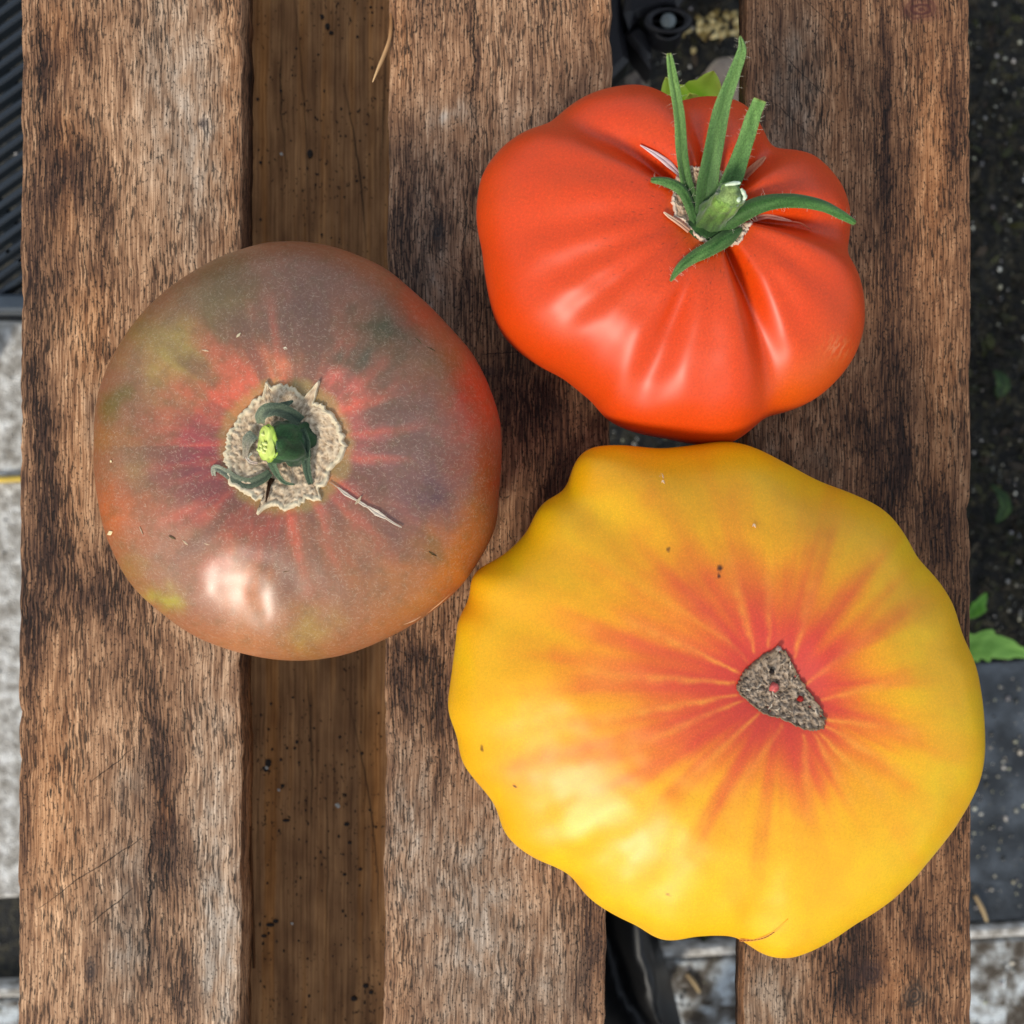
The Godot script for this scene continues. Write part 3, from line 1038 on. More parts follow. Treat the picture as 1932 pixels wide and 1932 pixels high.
	for q in sep:
		var p := PackedVector3Array()
		for v in q[0]:
			var m := at(v[0], v[1], h0 + v[2])
			for it in 3:
				m = at(v[0], v[1], maxf(h0 + v[2], fruit_height(f, m.x, m.z) + 0.0012))
			p.append(m - o)
		var w := []
		for v in q[1]:
			w.append(v * 0.000137)
		put("sepal", blade(p, w, q[2], 0.0004, q[3], q[4], 0.0), fuzz, t)
		var roots := []
		for k in 34:
			var u := rng.randf_range(0.05, 0.99)
			var c := spline(p, u)
			var tan := (spline(p, u + 0.02) - spline(p, u - 0.02)).normalized()
			var side := tan.cross(Vector3.UP).normalized() * (1.0 if rng.randf() < 0.5 else -1.0)
			var on := c + side * lerp_list(w, u) * 0.96 + Vector3(0, absf(q[2]) * lerp_list(w, u) * 0.4 * signf(q[2]), 0)
			roots.append([on + o, (side + tan * rng.randf_range(-0.3, 0.6) + Vector3.UP * rng.randf_range(-0.2, 0.5)).normalized(), rng.randf_range(0.0004, 0.0015)])
		var hm := put("hair", hairs(roots, o), hair, t)
		hm.set_meta("kind", "stuff")

func make_black(fuzz: StandardMaterial3D) -> void:
	var outline := [[456,471],[504,459],[568,457],[624,465],[676,482],[732,510],[783,551],[848,615],[891,667],[925,735],[944,800],[947,856],[942,929],[934,993],[908,1049],[865,1110],[805,1161],[732,1204],[654,1234],[590,1245],[529,1245],[461,1234],[375,1204],[310,1161],[250,1105],[211,1036],[185.5,950],[176,864],[177,800],[185.5,744],[211,675],[258.6,602],[310,551],[366,512],[409,488]]
	var f := make_fruit(outline, Vector2(561, 851), Vector2(538, 842), 0.031, 0.0575, 0.64, 0.0045, 0.24, 0.0030,
		[[452,1233,0.69,9],[640,1240,0.5,10],[290,1140,0.4,13],[730,1206,0.3,13],[205,690,0.35,14],[880,650,0.5,13],[480,465,0.25,14],[700,495,0.35,12],[940,900,0.25,14]], 0.12)
	var sp := func(cx: float, cy: float, r: float, a: float, col: Color) -> Array:
		return [159.7 + 0.43 * cx, 434.5 + 0.43 * cy, r * 0.43, r * 0.43, a, col]
	var list := [
		sp.call(900, 300, 330, .8, c8(96,72,66)), sp.call(1450, 850, 330, .85, c8(104,78,74)), sp.call(480, 1000, 250, .6, c8(112,62,58)),
		sp.call(390, 560, 190, .85, c8(146,122,66)), sp.call(560, 300, 170, .6, c8(104,92,58)), sp.call(230, 420, 140, .6, c8(118,96,46)), sp.call(650, 200, 130, .5, c8(86,70,36)),
		sp.call(1310, 430, 135, 1.0, c8(54,58,34)), sp.call(1200, 560, 120, .75, c8(72,68,56)), sp.call(1560, 600, 130, .7, c8(98,80,40)), sp.call(1640, 720, 90, .5, c8(112,84,44)),
		sp.call(130, 740, 70, .85, c8(88,74,22)), sp.call(90, 900, 120, .5, c8(136,88,34)), sp.call(110, 1250, 150, .75, c8(174,82,38)), sp.call(180, 1500, 90, .55, c8(128,100,46)), sp.call(330, 1620, 75, .9, c8(146,138,52)), sp.call(240, 1040, 100, .4, c8(128,112,66)),
		sp.call(720, 640, 130, .8, c8(190,88,66)), sp.call(630, 780, 110, .85, c8(198,88,64)), sp.call(860, 620, 80, .6, c8(206,112,80)), sp.call(540, 930, 120, .8, c8(146,54,62)), sp.call(520, 1080, 150, .6, c8(104,52,62)), sp.call(600, 1180, 110, .5, c8(112,48,52)),
		sp.call(1110, 720, 100, .85, c8(204,92,84)), sp.call(1180, 920, 110, .75, c8(190,84,82)), sp.call(1120, 1120, 110, .6, c8(156,68,66)), sp.call(800, 1310, 120, .8, c8(186,66,56)), sp.call(1050, 1230, 100, .5, c8(168,96,88)), sp.call(950, 1330, 130, .4, c8(122,84,66)),
		sp.call(1560, 1180, 170, .75, c8(88,62,76)), sp.call(1540, 1150, 60, .7, c8(62,46,56)), sp.call(1420, 1330, 170, .7, c8(106,70,76)), sp.call(1300, 1050, 160, .4, c8(118,78,84)),
		sp.call(1730, 720, 190, .9, c8(158,50,32)), sp.call(1450, 330, 130, .6, c8(146,58,38)), sp.call(1800, 1050, 150, .8, c8(138,52,28)), sp.call(1680, 1350, 170, .75, c8(158,82,34)), sp.call(1350, 1620, 260, .75, c8(142,88,48)), sp.call(1600, 1500, 150, .6, c8(170,92,34)),
		sp.call(700, 1550, 130, .65, c8(168,90,48)), sp.call(850, 1480, 90, .4, c8(128,92,72)), sp.call(400, 1350, 180, .35, c8(160,112,92)), sp.call(700, 1780, 200, .6, c8(168,106,66)), sp.call(1000, 1780, 120, .7, c8(140,112,52)), sp.call(1500, 1400, 60, .5, c8(112,80,34)), sp.call(1200, 150, 200, .5, c8(122,64,42)), sp.call(850, 90, 180, .5, c8(126,74,52))]
	var paint := func(q: Vector2, s: float, _th: float) -> Color:
		var w := q + Vector2(nz.get_noise_2d(q.x * 1.1, q.y * 1.1), nz.get_noise_2d(q.x * 1.1 + 700.0, q.y * 1.1)) * 34.0
		# streaks run out from the stem
		var d := q - Vector2(538, 842)
		var a := d.angle()
		var st := nz.get_noise_2d(a * 260.0, d.length() * 0.35)
		var c := blend(c8(126, 78, 60), list, w)
		c = c.lerp(c8(200, 84, 66), clampf(st * 1.2, 0.0, 0.6) * (1.0 - ss(0.3, 0.85, s)))
		c = c.lerp(c8(96, 66, 58), clampf(-st * 1.2, 0.0, 0.5) * (1.0 - ss(0.5, 0.95, s)))
		var n := nz.get_noise_2d(q.x * 2.6, q.y * 2.6)
		c = c.lerp(c8(92, 70, 46), clampf(n * 0.45, 0.0, 0.3))
		c = c.lerp(c8(164, 84, 44), ss(0.76, 1.0, s) * 0.22)
		if d.length() < 136.0:
			c = c.lerp(c8(150, 140, 70), (1.0 - ss(118.0, 136.0, d.length() + 10.0 * st)) * 0.4)
		return Color(minf(1.0, c.r * 1.24), minf(1.0, c.g * 1.30), minf(1.0, c.b * 1.22))
	var mesh := skin_mesh(f, paint)
	var t := thing("tomato", "round mottled brown and purple tomato with a short cut green stem", "tomato", Vector3(f.O.x, 0.0, f.O.z), "tomatoes on the pallet")
	var o := t.position
	var skin := skin_material(skin_texture(501, 0.90, 0, 1.0, 5000, 0.10), 0.36, 0.55, 0.06, 20.0)
	skin.detail_enabled = true
	skin.detail_blend_mode = BaseMaterial3D.BLEND_MODE_MIX
	skin.detail_albedo = fleck_texture(502, 3000, 15.0, 1800)
	put("skin", mesh, skin, t)
	var z := func(x: float, y: float) -> Array: return [370.6 + 0.2183 * x, 677.3 + 0.2183 * y]
	var ol := []
	for v in [[590,180],[640,222],[730,205],[830,235],[900,290],[935,318],[1070,170],[1020,370],[1100,390],[1170,470],[1240,560],[1285,660],[1300,760],[1250,890],[1150,960],[1150,1060],[1060,1130],[1080,1240],[960,1215],[885,1290],[760,1310],[650,1280],[515,1345],[560,1230],[470,1210],[370,1150],[280,1080],[240,920],[225,840],[250,740],[250,650],[310,580],[350,500],[430,420],[500,340],[575,300]]:
		ol.append(z.call(v[0], v[1]))
	put("corky_scar", cork(f, ol, Vector2(536, 838), 0.0006, 0.0005, o, c8(222,200,168), c8(186,162,134), c8(104,82,62), c8(226,214,180)), coloured(0.88, 0.2), t)
	# stem, leaning left, cut across
	var h0 := on_skin(f, 545, 838, 0.0).y
	var pz := func(x: float, y: float, h: float) -> Vector3: return at(370.6 + 0.2183 * x, 677.3 + 0.2183 * y, h0 + h) - o
	var s0: Vector3 = pz.call(880, 735, -0.001)
	var s1: Vector3 = pz.call(770, 735, 0.0048)
	var s2: Vector3 = pz.call(618, 738, 0.0078)
	var stem := put("stem", tube(PackedVector3Array([s0, s1, s2]), [0.0062, 0.0051, 0.0045], 44, 40, c8(46, 82, 52), c8(76, 118, 66), 0.4), fuzz, t)
	var sd := (s2 - s1).normalized()
	var cutm := coloured(0.45, 0.5)
	put("cut_end", tube(PackedVector3Array([s2 - sd * 0.0003, s2 + sd * 0.0004, s2 + sd * 0.0007]), [0.0046, 0.0044, 0.0036], 26, 8, c8(140, 176, 52), c8(196, 214, 110), 0.3), cutm, stem)
	rng.seed = 77
	var bits := PackedVector3Array()
	for k in 9:
		var a := rng.randf() * TAU
		var r := rng.randf() * 0.0033
		var e1 := sd.cross(Vector3.UP).normalized()
		var e2 := e1.cross(sd)
		bits.append(s2 + sd * 0.0008 + e1 * cos(a) * r + e2 * sin(a) * r)
	for b in bits:
		put("pith_grain", tube(PackedVector3Array([b - Vector3(0.0005, 0, 0), b + sd * 0.0003, b + Vector3(0.0004, 0, 0.0003)]), [0.0002, 0.0005, 0.0002], 6, 6, c8(190, 210, 100), c8(226, 226, 160), 0.5), cutm, stem)
	# withered sepals: control points in the zoomed measure, heights above the stem foot, half widths in mm
	var sep := [
		[[[900,540,.003],[800,470,.005],[690,435,.0068],[600,450,.0070],[555,500,.0060],[560,560,.0045]], [1.6,1.6,1.6,1.7,1.4,0.8], 0.5, c8(81,100,79), c8(149,160,131)],
		[[[680,420,.0062],[740,405,.0050],[800,380,.0035],[835,362,.0028]], [1.0,0.9,0.6,0.2], 0.4, c8(88,110,89), c8(104,124,101)],
		[[[915,600,.0035],[945,720,.0040],[945,850,.0030],[960,980,.0022],[990,1085,.0020]], [0.8,1.15,1.15,0.9,0.6], 0.6, c8(81,104,77), c8(103,123,97)],
		[[[640,860,.0050],[670,940,.0042],[715,1020,.0032],[770,1070,.0022],[850,1085,.0014]], [1.1,0.9,0.6,0.45,0.15], 0.7, c8(104,133,96), c8(127,148,117)],
		[[[640,980,.0028],[560,1040,.0022],[450,1075,.0018],[340,1040,.0022],[250,980,.0026],[160,940,.0024],[150,1000,.0018],[180,1065,.0012]], [1.0,1.3,1.3,1.2,1.0,0.8,0.5,0.25], 0.6, c8(80,99,73), c8(220,216,190)],
		[[[500,650,.0026],[450,700,.0030],[430,770,.0026],[420,870,.0018]], [1.4,1.5,0.9,0.5], 0.4, c8(150,161,139), c8(202,180,155)],
		[[[530,900,.0018],[470,890,.0020],[440,850,.0020],[480,810,.0016]], [0.35,0.45,0.45,0.3], 0.3, c8(253,219,196), c8(270,247,222)]]
	for q in sep:
		var p := PackedVector3Array()
		for v in q[0]:
			p.append(pz.call(v[0], v[1], v[2] + 0.0014))
		var w := []
		for v in q[1]:
			w.append(v * 0.001)
		put("withered_sepal", blade(p, w, q[2] * 0.6, 0.00013, q[3], q[4]), fuzz, t)
	# the split across the corky scar
	var cr := PackedVector3Array()
	for v in [[655,1030],[630,1090],[615,1160],[600,1240]]:
		var m: Array = z.call(v[0], v[1])
		cr.append(on_skin(f, m[0], m[1], 0.0014) - o)
	put("scar_split", blade(cr, [0.0007, 0.0005, 0.0004, 0.0001], 0.1, 0.00006, c8(46,34,26), c8(60,44,34)), coloured(0.9, 0.1), t)
	# the healed, papery crack that runs out to the lower right
	var cm := coloured(0.5, 0.4)
	var pieces := [[[1150,1060],[1215,1105],[1235,1125]], [[1225,1110],[1290,1165],[1390,1225]], [[1385,1220],[1440,1255],[1490,1285]], [[1480,1275],[1560,1330],[1640,1375]], [[1630,1368],[1700,1415],[1775,1455]]]
	var wid := [[0.05, 0.12, 0.15], [0.15, 0.5, 0.15], [0.3, 0.42, 0.2], [0.25, 0.75, 0.3], [0.3, 0.28, 0.12]]
	for k in 5:
		var p := PackedVector3Array()
		for v in pieces[k]:
			var m: Array = z.call(v[0], v[1])
			p.append(on_skin(f, m[0], m[1], 0.00025) - o)
		var w := []
		for v in wid[k]:
			w.append(v * 0.001)
		put("healed_crack", blade(p, w, 0.25, 0.00016, c8(196, 178, 158), c8(208, 194, 174)), cm, t)
	var tick := PackedVector3Array()
	for v in [[1425,1185],[1400,1225],[1370,1255]]:
		var m: Array = z.call(v[0], v[1])
		tick.append(on_skin(f, m[0], m[1], 0.0004) - o)
	put("healed_crack", blade(tick, [0.00008, 0.0004, 0.0001], 0.2, 0.00012, c8(190, 172, 140), c8(190, 172, 140)), cm, t)
	# small blemishes: pale flakes and dark nicks, [x, y, x2, y2, half width mm, colour]
	var nicks := [[870,515,890,522,.5,c8(222,210,180)],[665,470,685,450,.3,c8(206,190,156)],[100,1335,122,1322,.6,c8(226,206,160)],[112,1018,118,1010,.35,c8(226,206,160)],[520,1370,550,1380,.25,c8(220,190,150)],[430,1360,455,1382,.25,c8(216,186,150)],[368,1340,398,1356,.3,c8(110,92,62)],[240,1300,255,1335,.18,c8(214,186,150)],[1400,1730,1480,1690,.45,c8(206,160,120)],[1490,1690,1620,1580,.35,c8(196,146,104)],[1450,470,1480,500,.25,c8(78,66,36)],[1500,510,1540,530,.22,c8(80,66,36)],[1510,1410,1545,1430,.3,c8(84,66,36)],[870,1500,910,1490,.22,c8(120,92,66)],[985,400,990,430,.7,c8(94,88,62)],[845,450,875,470,.9,c8(112,98,72)],[515,525,545,530,.2,c8(214,186,150)],[1032,525,1036,540,.25,c8(210,186,150)]]
	for q in nicks:
		var p := PackedVector3Array()
		for k in 3:
			p.append(on_skin(f, 159.7 + 0.43 * lerpf(q[0], q[2], k / 2.0), 434.5 + 0.43 * lerpf(q[1], q[3], k / 2.0), 0.00008) - o)
		put("blemish", blade(p, [0.00006, q[4] * 0.001, 0.00006], 0.1, 0.0001, q[5], q[5], 0.0, Vector3.UP, 12), cm, t)

func seg_dist(p: Vector2, a: Vector2, b: Vector2) -> Vector2:
	var ab := b - a
	var t := clampf((p - a).dot(ab) / ab.length_squared(), 0.0, 1.0)
	return Vector2(p.distance_to(a + ab * t), t)

func make_yellow(hair: StandardMaterial3D) -> void:
	var outline := [[1114,851],[1158,844],[1240,845],[1305,839],[1376,834],[1420,845],[1475,870],[1540,903],[1606,930],[1666,963],[1704,1006],[1726,1044],[1769,1094],[1797,1140],[1813,1189],[1837,1244],[1851,1309],[1857,1407],[1846,1473],[1813,1544],[1758,1620],[1693,1691],[1616,1746],[1540,1789],[1485,1807],[1431,1800],[1393,1774],[1311,1769],[1245,1773],[1202,1748],[1158,1727],[1104,1691],[1076,1658],[1049,1639],[994,1609],[951,1568],[934,1522],[902,1478],[872,1435],[863,1386],[847,1342],[851,1287],[861,1211],[866,1167],[888,1129],[893,1085],[940,1053],[989,1004],[1022,949],[1071,919],[1082,883],[1098,861]]
	var f := make_fruit(outline, Vector2(1350, 1318), Vector2(1466, 1306), 0.033, 0.0625, 0.73, 0.0030, 0.18, 0.0066,
		[[1071,919,.69,9],[985,1008,.3,9],[885,1133,.55,9],[862,1390,.25,10],[940,1535,.5,9],[1050,1642,.69,8],[1150,1722,.3,8],[1300,1769,.4,9],[1393,1774,.69,6],[1560,1782,.2,10],[1540,903,.4,10],[1724,1042,.4,9],[1800,1145,.25,10],[1835,1500,.2,10],[1240,846,.3,9]], 0.42)
	f.ms = 0.5
	var cz := func(x: float, y: float) -> Vector2: return Vector2(830.7 + 0.5457 * x, 818.0 + 0.5457 * y)
	var rays := []
	for v in [[1085,750,1000,440,.8],[1135,735,1140,440,.6],[1225,775,1290,520,.7],[1270,862,1480,700,.6],[1318,922,1600,855,.8],[1332,985,1640,1030,.8],[1330,1010,1620,1180,.9],[1312,1038,1540,1260,.9],[1292,1042,1420,1260,.8],[1258,1042,1275,1330,.7],[1185,1005,1010,1260,.6],[1100,970,840,1210,.7],[1040,925,640,1090,.8],[1020,905,560,985,.9],[1012,862,520,830,.9],[1030,822,640,640,.9],[1000,720,580,450,.45],[1060,790,860,560,.35]]:
		rays.append([cz.call(v[0], v[1]), cz.call(v[2], v[3]), v[4]])
	var ctr: Vector2 = cz.call(1175, 885)
	# how far the red reaches in every direction: [angle deg, reach]
	var reach := [[0,225],[30,255],[60,275],[90,300],[108,380],[122,400],[136,350],[152,380],[168,420],[182,450],[196,400],[212,300],[235,270],[262,240],[285,250],[310,265],[335,245]]
	var yellow_spots := [[1320,1120,120,70,.35,c8(226,130,34)],[1420,960,140,60,.25,c8(226,140,30)],[880,1150,40,40,.45,c8(226,130,14)],[1060,1680,60,30,.5,c8(226,140,30)],[1390,1560,110,90,.3,c8(230,150,30)],[1130,905,80,50,.3,c8(230,150,10)],[1780,1150,60,90,.35,c8(232,190,12)],[1520,1650,170,120,.3,c8(226,166,40)],[1300,1720,100,40,.3,c8(236,176,4)],[1420,1790,40,20,.3,c8(226,150,30)]]
	var paint := func(q: Vector2, s: float, _th: float) -> Color:
		var n := nz.get_noise_2d(q.x * 0.6, q.y * 0.6)
		var n2 := nz.get_noise_2d(q.x * 2.2, q.y * 2.2)
		var c := blend(c8(252, 190, 4), yellow_spots, q)
		c = c.lerp(c8(236, 156, 20), clampf(0.15 + n + 0.35 * ss(1250.0, 900.0, q.x), 0.0, 0.5) * 0.7)
		if s < 1.0:
			var d := q - ctr
			var a := fposmod(rad_to_deg(atan2(-d.y, d.x)), 360.0)
			var k := 0
			while k < reach.size() and reach[k][0] < a:
				k += 1
			var r0: Array = reach[(k - 1 + reach.size()) % reach.size()]
			var r1: Array = reach[k % reach.size()]
			var span := fposmod(r1[0] - r0[0], 360.0)
			var rr := lerpf(r0[1], r1[1], fposmod(a - r0[0], 360.0) / maxf(span, 0.1)) * 0.70
			var st := nz.get_noise_2d(a * 5.2, d.length() * 0.12)
			var l := d.length() * (1.0 - 0.42 * st + 0.22 * n)
			var red := 1.0 - ss(rr * 0.3, rr * 1.5, l)
			c = c.lerp(c8(232, 128, 38), clampf((1.0 - ss(rr * 0.6, rr * 2.2, l)) * 0.72, 0.0, 1.0))
			c = c.lerp(c8(212, 66, 46), red * 0.88)
			c = c.lerp(c8(196, 52, 52), (1.0 - ss(rr * 0.2, rr * 0.8, l)) * 0.5)
			if d.length() < 420.0:
				for r in rays:
					var dt := seg_dist(q + Vector2(n2, -n2) * 4.0, r[0], r[1])
					var wd := 2.8 + 11.0 * dt.y
					if dt.x < wd * 2.5:
						c = c.lerp(c8(244, 164, 56), 0.82 * r[2] * (0.8 + 0.5 * n2) * exp(-dt.x * dt.x / (wd * wd)) * (1.0 - 0.45 * dt.y))
		c = c.lerp(c8(214, 120, 10), clampf(ss(1.1, 1.8, s) * 0.5, 0.0, 1.0))
		# tiny dark pricks
		for b in [[1358,1072,4.5],[1356,1086,3.0],[1262,1037,2.6],[909,1413,3.0],[971,1484,2.5],[1262,1690,2.0]]:
			var dd: float = Vector2(q.x - b[0], q.y - b[1]).length() / b[2]
			if dd < 1.4:
				c = c.lerp(c8(52, 26, 12), clampf(1.5 - dd, 0.0, 0.9))
		return Color(minf(1.0, c.r * 1.06), minf(1.0, c.g * 1.06), minf(1.0, c.b * 1.06))
	var mesh := skin_mesh(f, paint)
	var t := thing("tomato", "largest tomato, lobed and yellow with a red starburst round its dry scar", "tomato", Vector3(f.O.x, 0.0, f.O.z), "tomatoes on the pallet")
	var o := t.position
	put("skin", mesh, skin_material(skin_texture(701, 0.90, 0, 1.0, 16000, 0.10), 0.43, 0.5, 0.12), t)
	var ol := []
	for v in [[1170,735],[1196,752],[1215,790],[1240,835],[1262,872],[1290,910],[1318,950],[1334,985],[1328,1022],[1290,1030],[1250,1022],[1210,1002],[1170,985],[1130,975],[1100,960],[1068,930],[1042,910],[1022,885],[1030,858],[1045,830],[1065,806],[1095,780],[1122,760]]:
		var m: Vector2 = cz.call(v[0], v[1])
		ol.append([m.x, m.y])
	# outline runs the other way round than the disc expects, which grid() sorts out by itself
	var scar := put("corky_scar", cork(f, ol, cz.call(1165, 890), 0.0003, 0.0007, o, c8(172,154,134), c8(128,112,96), c8(52,42,34), c8(112,94,74), 0.0002), coloured(0.9, 0.2), t)
	rng.seed = 909
	var cm := coloured(0.8, 0.25)
	for k in 34:
		var i := rng.randi() % ol.size()
		var e := Vector2(ol[i][0], ol[i][1])
		var c: Vector2 = (cz.call(1165, 890) as Vector2).lerp(e, sqrt(rng.randf()) * 0.92)
		var a := rng.randf() * TAU
		var l := rng.randf_range(4.0, 15.0)
		var p := PackedVector3Array()
		for m in 4:
			var q := c + Vector2(cos(a), sin(a)) * l * (m / 3.0 - 0.5)
			a += rng.randf_range(-0.5, 0.5)
			p.append(on_skin(f, q.x, q.y, rng.randf_range(0.0010, 0.0018)) - o)
		var shade := rng.randf()
		put("corky_shred", tube(p, [0.00008, 0.00024, 0.0002, 0.00006], 5, 10, c8(120, 104, 88).lerp(c8(206, 190, 168), shade), c8(110, 94, 78).lerp(c8(200, 184, 160), shade), 0.4), cm, scar)
	for v in [[1155,880,6.5,c8(196,92,88)],[1245,918,4.0,c8(150,30,24)],[1146,823,3.4,c8(34,26,22)],[1170,745,3.6,c8(150,140,128)]]:
		var q: Vector2 = cz.call(v[0], v[1])
		var p := on_skin(f, q.x, q.y, 0.0013) - o
		var r: float = v[2] * 0.00014
		put("bare_patch", tube(PackedVector3Array([p - Vector3(0, 0.0006, 0), p + Vector3(0.0001, 0.0003, 0), p + Vector3(0.0002, 0.0007, 0.0001)]), [r * 1.3, r * 1.15, r * 0.7], 12, 6, v[3], v[3], 0.4), coloured(0.45, 0.4), scar)
	# the stitched crease at the lower edge
	var crease := PackedVector3Array()
	for v in [[1035,1752],[1080,1750],[1120,1742],[1155,1722],[1180,1700],[1202,1678]]:
		var m: Vector2 = cz.call(v[0], v[1])
		crease.append(on_skin(f, m.x, m.y, 0.0001) - o)
	put("crease", blade(crease, [0.0003, 0.0004, 0.00035, 0.0003, 0.00022, 0.00008], 0.3, 0.00014, c8(196, 128, 70), c8(240, 196, 70)), cm, t)
	for k in 11:
		var u := 0.03 + k * 0.055
		var c := spline(crease, u)
		put("crease_stitch", tube(PackedVector3Array([c + Vector3(-0.0005, 0.0001, 0.0003), c + Vector3(0, 0.0003, 0), c + Vector3(0.0005, 0.0001, -0.0002)]), [0.00004, 0.00012, 0.00004], 5, 6, c8(150, 90, 50), c8(150, 90, 50)), cm, t)
	for v in [[765,150,10],[770,170,7],[1085,322,8]]:
		var q: Vector2 = cz.call(v[0], v[1])
		var p := PackedVector3Array([on_skin(f, q.x - v[2] * .4, q.y, 0.0001) - o, on_skin(f, q.x, q.y - v[2] * .5, 0.0002) - o, on_skin(f, q.x + v[2] * .4, q.y + v[2] * .3, 0.0001) - o])
		put("blemish", blade(p, [0.00005, 0.0003, 0.00005], 0.1, 0.00012, c8(228, 200, 160), c8(228, 200, 160), 0.0, Vector3.UP, 10), cm, t)

# ------------------------------------------------------------------ what lies below

func flat(called: String, pts: Array, y: float, thick: float, mat: Material, parent: Node, bev := 0.002) -> MeshInstance3D:
	var p := PackedVector2Array()
	for v in pts:
		var w := at(v[0], v[1], y)
		p.append(Vector2(w.x, w.z))
	return put(called, plate(p, y, thick, bev), mat, parent)

func leaf_mesh(p: PackedVector3Array, w: float, teeth: int, depth: float, a: Color, b: Color) -> ArrayMesh:
	var ws := []
	var n := teeth * 6
	for i in n + 1:
		var t := float(i) / n
		var s := sin(PI * pow(t, 0.75)) * 0.92 + 0.08 * (1.0 - t)
		ws.append(w * maxf(0.02, s * (1.0 - depth * fposmod(-t * teeth, 1.0))))
	return blade(p, ws, 0.25, 0.0003, a, b, 0.0, Vector3.UP, n + 1)

